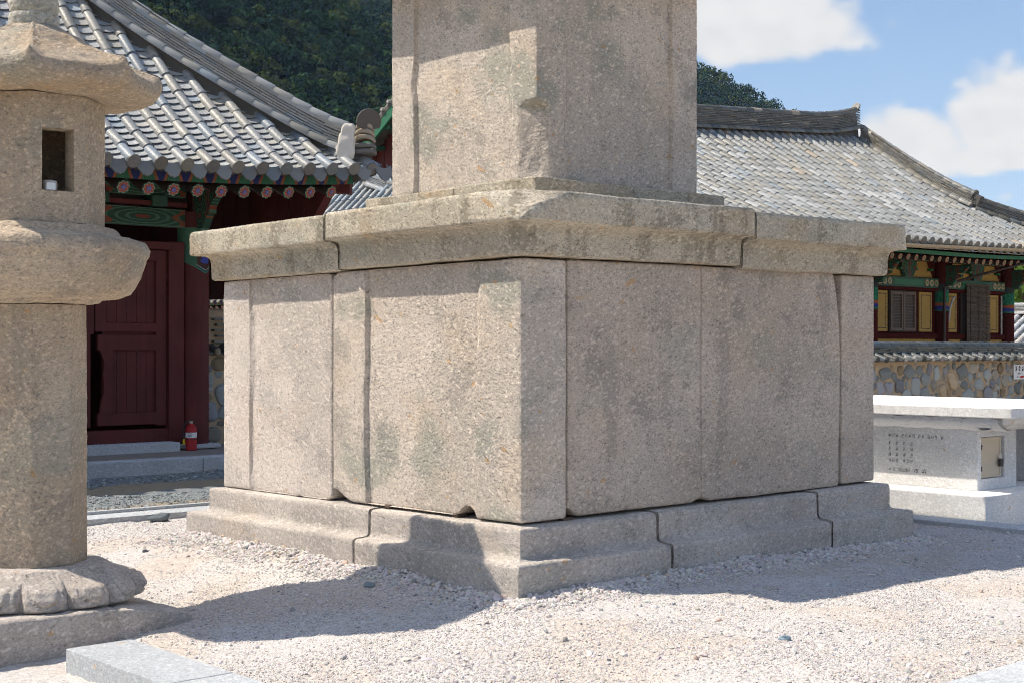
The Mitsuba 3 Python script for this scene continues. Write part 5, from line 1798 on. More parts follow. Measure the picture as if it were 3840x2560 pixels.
part(lk, 'padlock', (loc(bevel_box([4.515, -1.628, 0.46], [4.575, -1.602, 0.535], 0.006)[0]), bevel_box([0, 0, 0], [1, 1, 1], 0.1)[1]), 'ink')
t = np.linspace(0, math.pi, 9)
sh = np.vstack([[[4.56, -1.612, 0.535]], np.stack([4.545 + 0.017 * np.cos(t), t * 0 - 1.612, 0.565 + 0.02 * np.sin(t)], 1), [[4.53, -1.612, 0.535]]])
part(lk, 'shackle', (tube(loc(sh), 0.005, 8)), 'tin_metal', 40)

# ------------------------------------------------------------------ the hall with yellow panels on the right
HD = thing('yellow_panelled_hall', 'old hall with lichened grey tile roof and yellow wall panels on the right', 'hall')
OD = np.array([13.97, 37.3])
dD = lambda a: np.clip((a + 4.0) / 6.2, 0, 1.0) ** 2
zD = lambda a, w: 4.08 + 0.22 * dD(a) * np.clip(1 - w / 3, 0, 1) + 0.5 * w + 0.0183 * w * w - (w / 6.0) ** 1.3 * np.clip(-a, 0, 8) * 0.07
PD = lambda a, w: loc(np.array([a, w, zD(a, w)]), OD)
gD = lambda: grey(0.82, 1.18, (0.225, 0.238, 0.242), 0.2, 0.016, 0.04) if rng.uniform() > 0.10 else np.array([0.33, 0.345, 0.355]) * rng.uniform(0.9, 1.1)
pitchD = 0.33
rowsD = [(1.9 - pitchD * k, 6.0 if 1.9 - pitchD * k < -0.1 else max(0.2, 2.2 - (1.9 - pitchD * k))) for k in range(44)]
visD = lambda p: (p[0] / p[1] > 0.12) and p[0] / p[1] < 0.37
tile_roof(HD + '__roof', PD, rowsD, 6.0, pitchD, 0.098, 0.36, 0.14, gD, lambda: grey(0.8, 1.15, (0.22, 0.235, 0.24), 0.2), limit=300, vis=visD, end_style='disc', pan_n=4, seg=6)
part(HD, 'roof', roof_sheet(PD, (-13.2, 2.15), (0.03, 6.0), 40, 14, 0.10, clip=lambda w: 2.15 - w if w < 2.2 else 0.0), 'dark_clay')
part(HD, 'back_roof', roof_sheet(lambda a, w: loc(np.array([a, 12.0 - w, zD(a, w)]), OD), (-13.2, 0.0), (0.03, 6.0), 20, 8, 0.10), 'dark_clay')
gRd = lambda: grey(0.6, 1.3, (0.125, 0.128, 0.12), 0.3, 0.02, 0.1)  # ridge tiles darkened: shade of the face turned from the sun
ridge(HD + '__roof', lambda t: PD(-11.0 * (1 - t), 5.98) + np.array([0, 0, 0.02 + 0.22 * np.clip((t - 0.80) / 0.20, 0, 1) ** 2]), 8, 0.30, 0.045, 0.10, 0.10, np.array([0.66, -0.75, 0]), gRd, seg=0.33, limit=300, taper=0.1)
ridge(HD + '__roof', lambda t: PD(0.05, 5.8 - 3.6 * t) + np.array([0, 0, 0.02 + 0.10 * t ** 3]), 4, 0.24, 0.045, 0.095, 0.095, np.array([-0.75, -0.66, 0]), lambda: grey(0.65, 1.3, (0.20, 0.20, 0.19), 0.35, 0.04, 0.1), seg=0.32, taper=0.1)
ridge(HD + '__roof', lambda t: PD(0.0 + 2.1 * t, 2.2 - 2.1 * t) + np.array([0, 0, 0.02 + 0.10 * t ** 2]), 4, 0.22, 0.045, 0.09, 0.09, np.array([-0.1, -1, 0]), gRd, seg=0.32, taper=0.1)
# upturned end of the descending ridge and of the main ridge
for pnt, dv, sc in ((PD(0.05, 2.2) + np.array([0, 0, 0.42]), np.array([-LV[0], -LV[1], 0]), 0.9), (PD(0.0, 5.98) + np.array([0, 0, 0.86]), np.array([RV[0], RV[1], 0]), 0.8)):
    sd = np.cross(dv, [0, 0, 1.0])
    t = np.linspace(0, math.pi, 15)
    pts = np.vstack([np.stack([0.17 * np.cos(t), 0.02 + 0.2 * np.sin(t)], 1), [[-0.15, -0.08], [0.15, -0.08]]]) * sc
    m = extrude(_Poly(pts).buffer(0), 0.05)
    Yv = np.array([0, 0, 0.85]) + dv * 0.5
    m = place(m, pnt, sd, Yv, np.cross(sd, Yv))
    part(HD + '__roof', 'mask_tile', m, 'tile', False, color=[0.11, 0.11, 0.11])


def db(a0, a1, w0, w1, z0, z1, mat, name, parent=None, r=0.006, label=None, color=None):
    v, f = bevel_box([a0, w0, z0], [a1, w1, z1], r)
    return part(parent or HD, name, (loc(v, OD), f), mat, False, label, color=color)


WD = 1.6
scene['ochre'] = {'type': 'diffuse', 'reflectance': proc(lambda p, n, uv: mix([0.42, 0.275, 0.095], [0.35, 0.225, 0.075], fbm(p.x * 2.5, p.y * 2.5, p.z * 2.5, 4)))}  # lowered tone: shade of the deep eaves put into the colour
scene['red_oxide'] = {'type': 'diffuse', 'reflectance': proc(lambda p, n, uv: mix([0.08, 0.019, 0.017], [0.05, 0.016, 0.015], fbm(p.x * 5, p.y * 5, p.z * 2, 3)))}  # near-black red: eave shade put into the paint
db(-13.0, 0.62, WD + 0.06, WD + 0.16, 0.2, 4.6, 'red_oxide', 'wall')
db(-13.0, 0.62, WD + 8.6, WD + 8.7, 0.2, 4.6, 'red_oxide', 'wall')
db(0.60, 0.70, WD + 0.17, WD + 8.6, 0.2, 4.5, 'red_oxide', 'wall')
db(-13.2, 0.9, WD - 0.6, WD + 9.0, -0.1, 0.45, 'granite_new', 'platform')


def ochre_panel(a0, a1, z0, z1):
    k = db(a0, a1, WD + 0.02, WD + 0.055, z0, z1, 'ochre', 'panel')
    d = 0.07
    for (b0, b1, c0, c1) in ((a0 + d, a0 + d + 0.018, z0 + d, z1 - d), (a1 - d - 0.018, a1 - d, z0 + d, z1 - d), (a0 + d + 0.02, a1 - d - 0.02, z0 + d, z0 + d + 0.018), (a0 + d + 0.02, a1 - d - 0.02, z1 - d - 0.018, z1 - d)):
        db(b0, b1, WD + 0.014, WD + 0.0195, c0, c1, 'ink', 'line', k, 0.001)
    return k


for a in (-12.05, -8.81, -5.69, -2.57, 0.67):
    v, f = lathe([(0.19, 0.45), (0.19, 3.02), (0.19, 3.9)], 20)
    part(HD, 'post', (v + loc(np.array([a, WD, 0]), OD), f), 'red_oxide', 40)
    v, f = lathe([(0.195, 2.56), (0.195, 3.25)], 32, closed=False)
    vv = v - [0, 0, 0]
    part(HD, 'painted_collar', (v + loc(np.array([a, WD, 0]), OD), f), 'post_paint', True)
    for q, (z0, L) in enumerate(((3.28, 0.5), (3.52, 0.8))):
        x = np.linspace(0, L, 10)
        poly = _Poly([(xx, 0.2) for xx in x] + [(xx, -0.1 + 0.25 * (xx / L) ** 2 + 0.04 * math.sin(xx * 20)) for xx in x[::-1]]).buffer(0)
        v, f = extrude(poly, 0.11)
        m = place((v, f), loc(np.array([a + 0.055, WD - 0.1, z0]), OD), np.array([-LV[0], -LV[1], 0]), np.array([0, 0, 1.0]), np.array([-RV[0], -RV[1], 0]))
        part(HD, 'bracket', m, 'dancheong', False, uv=np.stack([v[:, 0] * 2.4, (v[:, 1] + 0.1) / 0.35], 1))
        m = place((v * [0.7, 1, 1], f), loc(np.array([a, WD + 0.0, z0]), OD), np.array([RV[0], RV[1], 0]), np.array([0, 0, 1.0]), np.array([-LV[0], -LV[1], 0]))
        part(HD, 'bracket', m, 'dancheong', False, uv=np.stack([v[:, 0] * 2.4, (v[:, 1] + 0.1) / 0.35], 1))


def post_paint(p, n, uv):
    z = p.z + 0.0
    th_ = fbm(p.x * 9, p.y * 9, z * 9, 2) * 0.05
    c = mix([0.03, 0.13, 0.08], [0.045, 0.20, 0.12], smoothstep(0.5, 0.6, noise(p.x * 24, p.y * 24, z * 24)))
    c = mix(c, [0.045, 0.05, 0.22], smoothstep(0.0, 0.01, z + th_ - 2.62) * smoothstep(0.01, 0.0, z + th_ - 2.71))
    c = mix(c, [0.30, 0.10, 0.05], smoothstep(0.0, 0.01, z + th_ - 2.71) * smoothstep(0.01, 0.0, z + th_ - 2.79))
    c = mix(c, [0.05, 0.06, 0.06], smoothstep(0.0, 0.01, z - 3.08))
    return c


scene['post_paint'] = {'type': 'twosided', 'bsdf': {'type': 'diffuse', 'reflectance': proc(post_paint)}}
for k, a0 in enumerate((-12.05, -8.81, -5.69, -2.57)):
    a1 = a0 + (3.12 if k < 3 else 3.24)
    lo, hi = a0 + 0.2, a1 - 0.2
    db(lo, hi, WD - 0.06, WD + 0.05, 3.05, 3.13, 'red_oxide', 'rail')
    lb_ = part(HD, 'lintel', (loc(bevel_box([lo, WD - 0.07, 3.135], [hi, WD + 0.05, 3.38], 0.006)[0], OD), bevel_box([0, 0, 0], [1, 1, 1], 0.1)[1]), 'wood_green')
    db(lo + 0.72, hi - 0.72, WD - 0.078, WD - 0.0705, 3.19, 3.33, 'bright_green', 'painted_field', lb_, 0.001)
    for s_ in (lo, hi - 0.66):
        for q in range(3):
            v, f = lathe([(0.085, 0), (0.085, 0.006), (0.01, 0.007)], 14)
            m = place((v, f), loc(np.array([s_ + 0.12 + 0.21 * q, WD - 0.071, 3.26]), OD), np.array([RV[0], RV[1], 0]), np.array([0, 0, 1.0]), np.array([-LV[0], -LV[1], 0]) * -1 * -1)
            part(lb_, 'roundel', (m[0], m[1]), 'painted', False, color=[0.34, 0.25, 0.14])
            v, f = lathe([(0.04, 0), (0.04, 0.010), (0.01, 0.011)], 10)
            m = place((v, f), loc(np.array([s_ + 0.12 + 0.21 * q, WD - 0.071, 3.26]), OD), np.array([RV[0], RV[1], 0]), np.array([0, 0, 1.0]), np.array([-LV[0], -LV[1], 0]))
            part(lb_, 'roundel', (m[0], m[1]), 'painted', False, color=[0.06, 0.17, 0.11])
    # ochre fields over the lintel and the carved block between them
    mid = (lo + hi) / 2
    for c in (lo + 0.55 + 0.2, hi - 0.55 - 0.2):
        poly = _Poly([(-0.62, 0), (0.62, 0), (0.45, 0.22), (0.33, 0.40), (-0.33, 0.40), (-0.45, 0.22)])
        v, f = extrude(poly, 0.02)
        m = place((v, f), loc(np.array([c, WD + 0.05, 3.40]), OD), np.array([RV[0], RV[1], 0]), np.array([0, 0, 1.0]), np.array([LV[0], LV[1], 0]) * -1)
        pk = part(HD, 'panel', m, 'ochre')
    poly = _Poly([(-0.16, 0), (0.16, 0), (0.30, 0.2), (0.34, 0.42), (-0.34, 0.42), (-0.30, 0.2)])
    v, f = extrude(poly, 0.09)
    m = place((v, f), loc(np.array([mid, WD + 0.0, 3.385]), OD), np.array([RV[0], RV[1], 0]), np.array([0, 0, 1.0]), np.array([-LV[0], -LV[1], 0]))
    part(HD, 'carved_block', m, 'dancheong', False, uv=np.stack([v[:, 0] * 2, v[:, 1] / 0.42], 1))
    ribbon([loc(np.array([x, WD - 0.06, 3.82]), OD) for x in np.linspace(lo - 0.3, hi + 0.3, 3)], 0.18, 0.14, [-LV[0], -LV[1], 0], 0, 6, 'dancheong', HD, 'purlin_beam')
    for q in range(12):
        x = lo + 0.12 + q * (hi - lo - 0.24) / 11
        db(x - 0.05, x + 0.05, WD - 0.10, WD + 0.02, 3.56, 3.62, 'bright_green', 'bracket_tip', None, 0.004) if q % 3 == 1 else None
    db(lo, hi, WD - 0.06, WD + 0.05, 1.86, 1.98, 'red_oxide', 'rail')
    ochre_panel(lo + 0.02, hi - 0.02, 1.45, 1.85)
    if k < 3:
        ochre_panel(lo, lo + 0.55, 2.03, 3.03) if False else ochre_panel(a0 + 0.22, a0 + 0.78, 2.03, 3.03)
        ochre_panel(a1 - 0.95, a1 - 0.38, 2.03, 3.03)
        w0 = a0 + 0.83
        wk = part(HD, 'window', (loc(bevel_box([w0, WD + 0.0, 2.02], [w0 + 1.14, WD + 0.05, 3.04], 0.006)[0], OD), bevel_box([0, 0, 0], [1, 1, 1], 0.1)[1]), 'wood_dark', False, 'lattice window with two leaves')
        for s_ in (0, 1):
            b0 = w0 + 0.02 + s_ * 0.56
            for (c0, c1, e0, e1) in ((b0, b0 + 0.07, 2.05, 3.01), (b0 + 0.47, b0 + 0.54, 2.05, 3.01), (b0 + 0.07, b0 + 0.47, 2.05, 2.12), (b0 + 0.07, b0 + 0.47, 2.94, 3.01)):
                db(c0, c1, WD - 0.03, WD - 0.002, e0, e1, 'wood_brown', 'leaf_frame', wk, 0.003)
            for q in range(11):
                z_ = 2.17 + 0.07 * q
                db(b0 + 0.07, b0 + 0.47, WD - 0.018, WD - 0.003, z_, z_ + 0.018, 'wood_brown', 'lattice_bar', wk, 0.002)
    else:
        ochre_panel(-2.30, -1.79, 2.03, 3.03)
        ochre_panel(-0.33, 0.27, 2.03, 3.03)
        db(-1.62, -0.40, WD + 0.0, WD + 0.05, 0.5, 3.10, 'wood_dark', 'door')
# bamboo blind hung before the door
BL_ = thing('bamboo_blind', 'dark bamboo blind hanging in front of the hall door', 'blind')
bag = Bag()
for q in range(92):
    z_ = 1.15 + q * 0.0229
    m = tube([loc(np.array([-1.56, WD - 0.13, z_]), OD), loc(np.array([-0.41, WD - 0.13, z_ + rng.normal(0, 0.0015)]), OD)], 0.0105, 5)
    bag.add(m, np.array([0.085, 0.058, 0.04]) * rng.uniform(0.7, 1.25))
bag.put(BL_, 'slats', 'painted')
for x in (-1.38, -0.98, -0.58):
    part(BL_, 'cord', tube([loc(np.array([x, WD - 0.145, 1.15]), OD), loc(np.array([x, WD - 0.145, 3.27]), OD)], 0.006, 5), 'ink')
part(BL_, 'head_rod', tube([loc(np.array([-1.60, WD - 0.13, 3.27]), OD), loc(np.array([-0.37, WD - 0.13, 3.27]), OD)], 0.02, 8), 'wood_brown', 40)
# rafters, boards, gutter, down pipe
for k in range(44):
    a = 1.55 - 0.33 * k
    z_ = 3.745 + 0.2 * dD(a)
    rk = part(HD, 'rafter', tube([loc(np.array([a, 0.30, z_]), OD), loc(np.array([a, 2.2, z_ + 0.66]), OD)], 0.072, 10), 'wood_dark', 40)
    m = lathe([(0.070, 0), (0.070, 0.006), (0.01, 0.007)], 14)
    d_ = np.array([-LV[0], -LV[1], 0]) * 0.945 + np.array([0, 0, -0.327])
    x_ = np.array([RV[0], RV[1], 0])
    m1 = place(m, loc(np.array([a, 0.30, z_]), OD), x_, np.cross(d_, x_), d_)
    part(rk, 'painted_end', m1, 'painted', False, color=[0.36, 0.13, 0.07])
    m = lathe([(0.038, 0), (0.038, 0.011), (0.01, 0.012)], 10)
    m1 = place(m, loc(np.array([a, 0.30, z_]), OD), x_, np.cross(d_, x_), d_)
    part(rk, 'painted_end', m1, 'painted', False, color=[0.05, 0.16, 0.10])
aa = np.linspace(-13, 2.0, 40)
ribbon([loc(np.array([a, 0.2, 3.83 + 0.2 * dD(a)]), OD) for a in aa], 0.09, 0.05, [-LV[0], -LV[1], 0], 0, 40, 'bright_green', HD, 'fascia_board')
part(HD, 'soffit', roof_sheet(lambda a, w: loc(np.array([a, w, 3.93 + 0.2 * dD(a) + 0.35 * w]), OD), (-13.0, 2.0), (0.22, 2.4), 24, 5, 0.03), 'wood_dark')
part(HD, 'end_roof', roof_sheet(lambda a, w: loc(np.array([2.2 - w, a, zD(2.2 - 0 * w, w)]), OD), (0.2, 11.8), (0.03, 2.2), 20, 6, 0.1, lo=lambda w: w + 0.05, clip=lambda w: 11.9 - w), 'dark_clay')
from shapely.geometry import Polygon
for k in range(24):
    a0 = 1.9 - 0.62 * k
    seg_ = []
    for a in (a0 - 0.61, a0):
        seg_.append((a, 3.955 + 0.11 * np.clip((a + 6.4) / 5.0, 0, 1.6)))
    t = np.linspace(math.pi, 2 * math.pi, 9)
    V = []
    for a, z_ in seg_:
        for rr in (0.078, 0.070):
            V += [[a, -0.06 + rr * math.cos(q), z_ + 0.05 + rr * math.sin(q)] for q in t]
    V = loc(np.array(V), OD)
    i = np.arange(8)
    f = np.vstack([np.stack([i, i + 1, 18 + i + 1], 1), np.stack([i, 18 + i + 1, 18 + i], 1), np.stack([9 + i + 1, 9 + i, 27 + i], 1), np.stack([9 + i + 1, 27 + i, 27 + i + 1], 1)])
    part(HD + '__gutter', 'section', (V, f), 'tan_metal2', True)
gp = [[-0.9, -0.06, 3.98], [-0.92, 0.02, 3.86], [-1.0, 0.2, 3.78], [-2.2, 1.2, 3.36], [-2.75, 1.38, 3.16], [-2.78, 1.39, 0.5]]
part(HD + '__gutter', 'down_pipe', tube(loc(np.array(gp), OD), 0.035, 10), 'wood_dark', 40)
part(HD, 'gutter', tube(loc(np.array([[-13, -0.06, 3.87], [1.9, -0.06, 4.0]]), OD), 0.008, 6), 'tan_metal')
part(HD, 'vent_pipe', tube(loc(np.array([[-2.28, WD - 0.05, 2.30], [-2.28, WD - 0.08, 2.62], [-2.18, WD - 0.10, 2.86], [-2.06, WD - 0.08, 2.93]]), OD), 0.028, 10), 'pale_plastic', 40)
part(HD, 'conduit', tube(loc(np.array([[0.36, WD - 0.02, 1.9], [0.36, WD - 0.02, 3.02]]), OD), 0.022, 8), 'pale_plastic', 40)

# notice on the stone wall
NT = thing('notice', 'white notice with a red arrow fixed to the stone wall', 'sign')
v, f = bevel_box([1.99, -0.065, 0.985], [2.44, -0.052, 1.285], 0.003)
part(NT, 'board', (loc(v, OW), f), 'label_white')
for text, h, a, z_, st in (('화장실', 0.095, 2.045, 1.165, 0.0085), ('해우소', 0.04, 2.14, 1.085, 0.0035)):
    v, f = hangul(text.replace('화', '하'), h, h * 1.32, st, 0.002)
    if '화' in text:
        v2, f2 = join([extrude(Polygon([(0.0, -0.008), (0.058, -0.002), (0.058, 0.012), (0.0, 0.006)]), 0.002)])
        v, f = join([(v, f), (v2, f2)])
    m = place((v, f), loc(np.array([a, -0.0655, z_]), OW), np.array([RV[0], RV[1], 0]), np.array([0, 0, 1.0]), np.array([-LV[0], -LV[1], 0]))
    part(NT, 'lettering', m, 'ink')
v, f = extrude(Polygon([(0, 0), (0.10, 0), (0.10, -0.018), (0.165, 0.02), (0.10, 0.058), (0.10, 0.04), (0, 0.04)]), 0.002)
m = place((v, f), loc(np.array([2.235, -0.0655, 1.015]), OW), np.array([RV[0], RV[1], 0]), np.array([0, 0, 1.0]), np.array([-LV[0], -LV[1], 0]))
part(NT, 'arrow', m, 'red_paint')
v, f = extrude(Polygon([(0, 0), (0.12, 0), (0.12, 0.012), (0, 0.012)]), 0.002)
m = place((v, f), loc(np.array([2.09, -0.0655, 1.03]), OW), np.array([RV[0], RV[1], 0]), np.array([0, 0, 1.0]), np.array([-LV[0], -LV[1], 0]))
part(NT, 'arrow_tail', m, 'ink')

# ------------------------------------------------------------------ the gabled hall behind, its side to us
HB = thing('gabled_hall', 'hall with green gable boards behind the red hall and pagoda', 'hall')
OB = np.array([-8.3, 40.0])
zB = lambda a: 3.02 + 0.60 * a + 0.05 * a * a
PBf = lambda s, w: loc(np.array([w, -s, zB(w)]), OB)          # s runs towards the camera along -l
gB = lambda: grey(0.8, 1.2, (0.22, 0.24, 0.26), 0.1, 0.0, 0.3)
tile_roof(HB + '__roof', PBf, [(-2.2 + 0.34 * k, 4.1) for k in range(36)], 4.1, 0.34, 0.085, 0.36, 0.16, gB, lambda: grey(0.7, 1.0, (0.20, 0.215, 0.23)), limit=120, vis=lambda p: p[1] > 39, pan_n=4, seg=6)
part(HB, 'roof', roof_sheet(PBf, (-2.4, 10.2), (0.03, 4.2), 24, 8, 0.1), 'dark_clay')
for k in range(36):
    b = 2.1 - 0.31 * k
    flower_rafter(HB, loc(np.array([0.25, b, 2.72]), OB), loc(np.array([2.0, b, 3.45]), OB), 0.085) if k < 10 else part(HB, 'rafter', tube([loc(np.array([0.25, b, 2.72]), OB), loc(np.array([2.0, b, 3.45]), OB)], 0.085, 8), 'wood_dark', 40)
ribbon([loc(np.array([0.16, b, 2.82]), OB) for b in np.linspace(2.2, -10, 8)], 0.14, 0.05, [-RV[0], -RV[1], 0], 0, 34, 'fascia_paint', HB, 'fascia_board')
v, f = box([2.0, -10, 0], [2.2, 2.2, 4.3])
part(HB, 'wall', (loc(v, OB), f), 'wood_red')
ribbon([loc(np.array([1.95, b, 2.0]), OB) for b in np.linspace(2.2, -10, 5)], 0.5, 0.05, [-RV[0], -RV[1], 0], 0, 12, 'dancheong', HB, 'lintel_beam')
# gable: planks, green rake boards, verge tiles
ap = (-5.2, 10.05)
zg_ = lambda b: 7.55 + (b + 1.32) * -0.648
for k in range(46):
    b1 = -0.9 - 0.19 * k
    zt_ = min(zg_(b1) - 0.25, zg_(2 * ap[0] - b1) - 0.25)
    if zt_ > 6.2:
        v, f = bevel_box([4.5 + 0.012 * (k % 2), b1 - 0.185, 5.6], [4.56, b1, zt_], 0.006)
        part(HB, 'gable_plank', (loc(v, OB), f), 'wood_red')
for sgn in (1, -1):
    P0 = np.array([4.02, ap[0], ap[1]])
    P1 = np.array([4.02, ap[0] + sgn * 4.6, ap[1] - 4.6 * 0.648])
    m = obox(loc(P0 - [0, 0, 0.42], OB), loc(P1 - [0, 0, 0.42], OB), 0.07, 0.36)
    rb = part(HB, 'rake_board', m, 'bright_green')
    for k in range(6):
        q = P0 + (P1 - P0) * (k + 0.5) / 6
        v, f = bevel_box([-0.0, -0.16, -0.06], [0.42, 0.16, 0.06], 0.01)
        part(rb, 'bracket_tip', (loc(v + q - [-0.06, 0, 0.42], OB), f), 'wood_green')
    m = obox(loc(P0 - [-0.5, 0, 0.10], OB), loc(P1 - [-0.5, 0, 0.10], OB), 1.1, 0.12)
    part(HB, 'verge', m, 'dark_clay')
    n = 16
    for k in range(n):
        q = P0 + (P1 - P0) * (k + 0.3) / n
        p0_, p1_ = loc(q + [-0.12, 0, 0.02], OB), loc(q + [0.6, 0, 0.10], OB)
        part(HB, 'verge_tile', halfcyl(p0_, p1_, 0.09, 0.085, (0, 0, 1)), 'tile', True, color=grey(0.8, 1.3, (0.30, 0.30, 0.29)))
    for k in range(15):
        q0, q1 = P0 + (P1 - P0) * k / 15 + [0.15, 0, 0.14], P0 + (P1 - P0) * (k + 1) / 15 + [0.15, 0, 0.14]
        part(HB, 'ridge_cap', halfcyl(loc(q0, OB), loc(q1, OB), 0.10, 0.1, (0, 0, 1)), 'tile', True, color=grey(0.8, 1.2, (0.26, 0.26, 0.25)))
ridge(HB + '__roof', lambda t: loc(np.array([3.95, -2.0 - 3.0 * t, 6.22 - 0.9 * t]), OB), 3, 0.24, 0.05, 0.1, 0.1, np.array([-0.75, -0.66, 0]), gB, seg=0.33)
m = (np.array(SPH.vertices) * [0.2, 0.16, 0.24], SPH.faces)
part(HB + '__roof', 'ridge_plug', (rough(loc(m[0] + [3.95, -1.95, 6.38], OB), m[1], 0.05, 6.0, 3), m[1]), 'plaster', True, color=[0.32, 0.32, 0.29])
v, f = box([4.56, -10.2, 0.0], [11, -0.9, 6.3])
part(HB, 'body', (loc(v, OB), f), 'wood_red')
for sgn in (1, -1):
    P0 = np.array([4.6, ap[0], ap[1]])
    P1 = np.array([4.6, ap[0] + sgn * 5.2, ap[1] - 5.2 * 0.648])
    m = obox(loc(P0 + [3.5, 0, -0.1], OB), loc(P1 + [3.5, 0, -0.1], OB), 7.0, 0.14)
    part(HB, 'main_roof', m, 'dark_clay')

# low building at the far right edge, seen past the corner of the yellow hall
HF = thing('low_tiled_building', 'low building with pale tile rows past the corner of the yellow hall', 'building')
OF_ = np.array([16.9, 50.0])
PF = lambda s, w: loc(np.array([w, -s, 1.05 + 0.5 * w]), OF_)
tile_roof(HF + '__roof', PF, [(-4 + 0.36 * k, 3.6) for k in range(20)], 3.6, 0.36, 0.10, 0.36, 0.3, lambda: grey(0.9, 1.2, (0.42, 0.43, 0.45), 0.05), lambda: grey(0.5, 0.7, (0.16, 0.17, 0.18)), limit=150, pan_n=4, seg=6)
part(HF, 'roof', roof_sheet(PF, (-4.2, 3.4), (0.03, 3.6), 10, 6, 0.1), 'dark_clay')
ridge(HF + '__roof', lambda t: PF(-4.2 + 7.6 * t, 3.58), 3, 0.26, 0.05, 0.1, 0.1, np.array([-0.75, -0.66, 0]), lambda: grey(0.9, 1.2, (0.30, 0.31, 0.32)), seg=0.34)
v, f = box([0.9, -3.2, -0.1], [3.6, 4.0, 1.4])
part(HF, 'wall', (loc(v, OF_), f), 'cement')

# ------------------------------------------------------------------ wooded hills
def hill_z(x, y):
    """far mountain with a nearer spur on its left"""
    p = np.stack([x / 260.0, y / 260.0, x * 0], -1)
    n = (meshkit.fbm(p, 5, 41) - 0.5)
    far = 322 - 0.546 * np.maximum(x - 207, -260) - 0.30 * np.maximum(-60 - x, 0) * 0 - np.abs(y - 1600) * 0.46
    far = np.where(x < -53, 322 + 0.546 * 260 - np.abs(y - 1600) * 0.46, far)
    near = 198 - 0.70 * (x + 112) - np.abs(y - 800) * 0.52
    h = np.maximum(far - 14 + n * 26, np.minimum(near, 420) + n * 42)
    return np.maximum(h, -2.0)


xs = np.linspace(-900, 1100, 126)
ys = np.linspace(330, 2400, 130)
Xh, Yh = np.meshgrid(xs, ys, indexing='ij')
Zh = hill_z(Xh, Yh)
n_, m_ = len(xs), len(ys)
i_ = (np.arange(n_ - 1)[:, None] * m_ + np.arange(m_ - 1)[None]).ravel()
q_ = np.stack([i_, i_ + m_, i_ + m_ + 1, i_ + 1], 1)
labels[part(None, 'hills', (np.stack([Xh, Yh, Zh], -1).reshape(-1, 3), np.vstack([q_[:, [0, 1, 2]], q_[:, [0, 2, 3]]])), 'hill_soil', True)] = {'label': 'steep wooded mountain behind the temple', 'kind': 'structure'}
scene['hill_soil'] = {'type': 'diffuse', 'reflectance': {'type': 'rgb', 'value': [0.018, 0.03, 0.014]}}
scene['leaves'] = {'type': 'twosided', 'bsdf': {'type': 'diffuse', 'reflectance': OWN}}


def crowns(P, R, H, per, leaf, tone):
    """crowns of leaf clumps: P foot points, R radii, H heights"""
    n = len(P)
    u = rng.normal(size=(n, per, 3))
    u /= np.linalg.norm(u, axis=2, keepdims=True)
    u[..., 2] = np.abs(u[..., 2]) * 1.0 - 0.25
    lump = 0.72 + 0.5 * rng.uniform(size=(n, per, 1)) ** 0.7
    c = u * lump
    c = c * np.stack([R, R, H * 0.5], 1)[:, None] + P[:, None] + np.stack([R * 0, R * 0, H * 0.55], 1)[:, None]
    nrm = u + rng.normal(0, 0.45, (n, per, 3))
    nrm /= np.linalg.norm(nrm, axis=2, keepdims=True)
    t1 = np.cross(nrm, rng.normal(size=(n, per, 3)))
    t1 /= np.linalg.norm(t1, axis=2, keepdims=True)
    t2 = np.cross(nrm, t1)
    s = leaf * R[:, None, None] * rng.uniform(0.6, 1.3, (n, per, 1))
    V = np.stack([c + t1 * s, c - t1 * s * 0.5 + t2 * s * 0.87, c - t1 * s * 0.5 - t2 * s * 0.87], 2)
    V = V.reshape(-1, 3)
    F_ = np.arange(len(V)).reshape(-1, 3)
    col = np.repeat(tone[:, None] * rng.uniform(0.7, 1.25, (n, per, 1)), 3, 1).reshape(-1, 3)
    return V, F_, col


pts = []
for (y0, y1, sp) in ((420, 820, 6.6), (1000, 1640, 9.5)):
    gx, gy = np.meshgrid(np.arange(-520, 560, sp), np.arange(y0, y1, sp), indexing='ij')
    q = np.stack([gx, gy], -1).reshape(-1, 2) + rng.uniform(-0.45, 0.45, (gx.size, 2)) * sp
    k = q[:, 0] / q[:, 1]
    z_ = hill_z(q[:, 0], q[:, 1])
    ok = (np.abs(k) < 0.39) & (z_ > 5) & ((z_ / q[:, 1]) < 0.30) & ((k < -0.06) | (k > 0.10))
    near = 198 - 0.70 * (q[:, 0] + 112) - np.abs(q[:, 1] - 800) * 0.52
    q, z_ = q[ok], z_[ok]
    scree = np.hypot((q[:, 0] + 160) / 45, (q[:, 1] - 1500) / 80) < 1
    q, z_ = q[~scree], z_[~scree]
    pts.append((q, z_, sp))
VV, FF, CC, at_ = [], [], [], 0
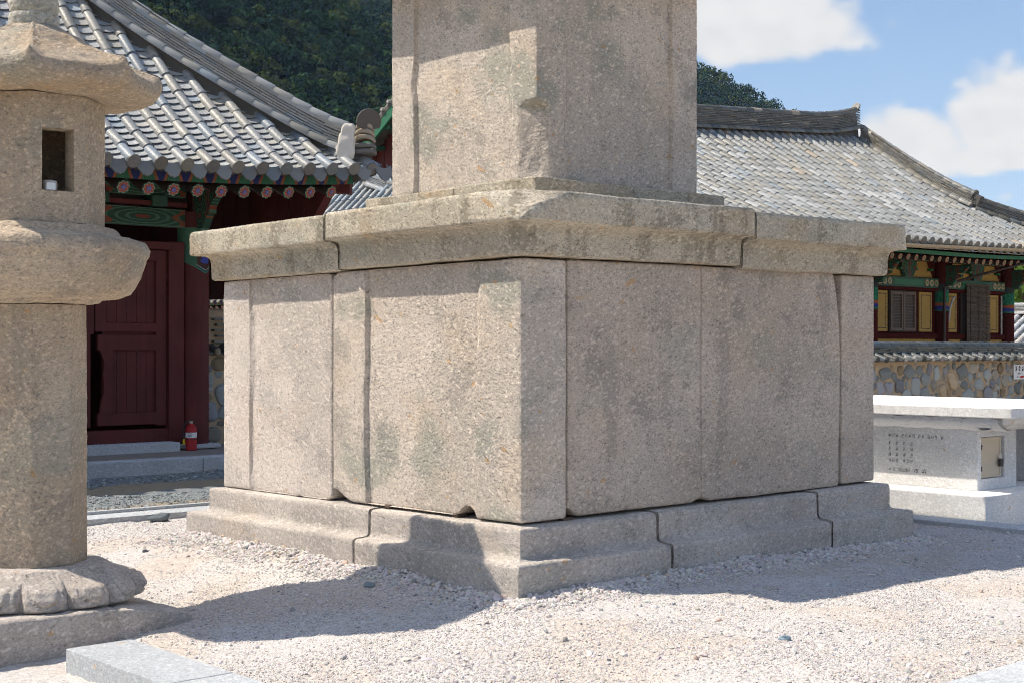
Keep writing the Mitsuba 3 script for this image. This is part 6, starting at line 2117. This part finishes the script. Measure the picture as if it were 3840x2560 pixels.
for q, z_, sp in pts:
    n = len(q)
    R = sp * 0.62 * rng.uniform(0.75, 1.35, n)
    Hh = R * rng.uniform(1.6, 2.6, n)
    big = meshkit.fbm(np.stack([q[:, 0] / 70, q[:, 1] / 70, q[:, 0] * 0], 1), 3, 77)
    kind = rng.uniform(size=n) * 0.6 + big * 0.8
    tone = np.where((kind > 0.86)[:, None], [0.050, 0.072, 0.026], np.where((kind > 0.66)[:, None], [0.028, 0.058, 0.027], [0.019, 0.042, 0.026])) * rng.uniform(0.9, 1.5, (n, 1))
    v, f, c = crowns(np.column_stack([q, z_]), R, Hh, 110 if sp < 8 else 50, 0.22, tone)
    VV.append(v)
    FF.append(f + at_)
    CC.append(c)
    at_ += len(v)
key = part(None, 'forest', (np.vstack(VV), np.vstack(FF)), 'leaves', False, color=np.vstack(CC))
labels[key] = {'label': 'dense dark green forest covering the mountain', 'category': 'forest', 'kind': 'stuff'}
# scree on the far slope
n = 900
x = -160 + rng.normal(0, 26, n)
y = 1480 + rng.normal(0, 45, n)
v, f, c = scatter(np.stack([x, y], 1), hill_z(x, y), rng.uniform(2.5, 6.0, n), np.array([0.20, 0.20, 0.215]) * rng.uniform(0.7, 1.2, (n, 1)), 'ico')
key = part(None, 'scree', (v, f), 'pebbles', False, color=c)
labels[key] = {'label': 'grey scree of boulders on the far mountain slope', 'category': 'boulders', 'kind': 'stuff'}
# trees past the corner of the yellow hall
for k, (x, y, r_, h_) in enumerate(((21.5, 60.0, 3.4, 6.0), (27.0, 66.0, 4.0, 7.5))):
    TK = thing('leafy_tree', ['bright green tree behind the low tiled building', 'second green tree further right behind the low tiled building'][k], 'tree')
    part(TK, 'trunk', tube(np.array([[x, y, -0.1], [x + 0.2, y, h_ * 0.3], [x - 0.1, y + 0.2, h_ * 0.7]]), [0.3, 0.24, 0.1], 8), 'wood_brown', 40)
    v, f, c = crowns(np.array([[x, y, h_ * 0.12]]), np.array([r_]), np.array([h_]), 2600, 0.055, np.array([[0.10, 0.17, 0.035]]))
    part(TK, 'crown', (v, f), 'leaves', False, color=c)

# ------------------------------------------------------------------ the air between here and the mountain
HAZE = [1.6e-5, 2.4e-5, 4.2e-5]
scene['haze_air'] = {'type': 'homogeneous', 'albedo': {'type': 'rgb', 'value': [0.95, 0.95, 0.95]}, 'sigma_t': {'type': 'rgb', 'value': HAZE}}
scene['haze'] = {'type': 'cube', 'to_world': T().translate([0, 1000, 250]).scale([1300, 1600, 256]), 'bsdf': {'type': 'null'}, 'interior': {'type': 'ref', 'id': 'haze_air'}}
scene['camera']['medium'] = {'type': 'ref', 'id': 'haze_air'}
labels['haze'] = {'label': 'thin blue air in front of the mountain', 'kind': 'stuff'}
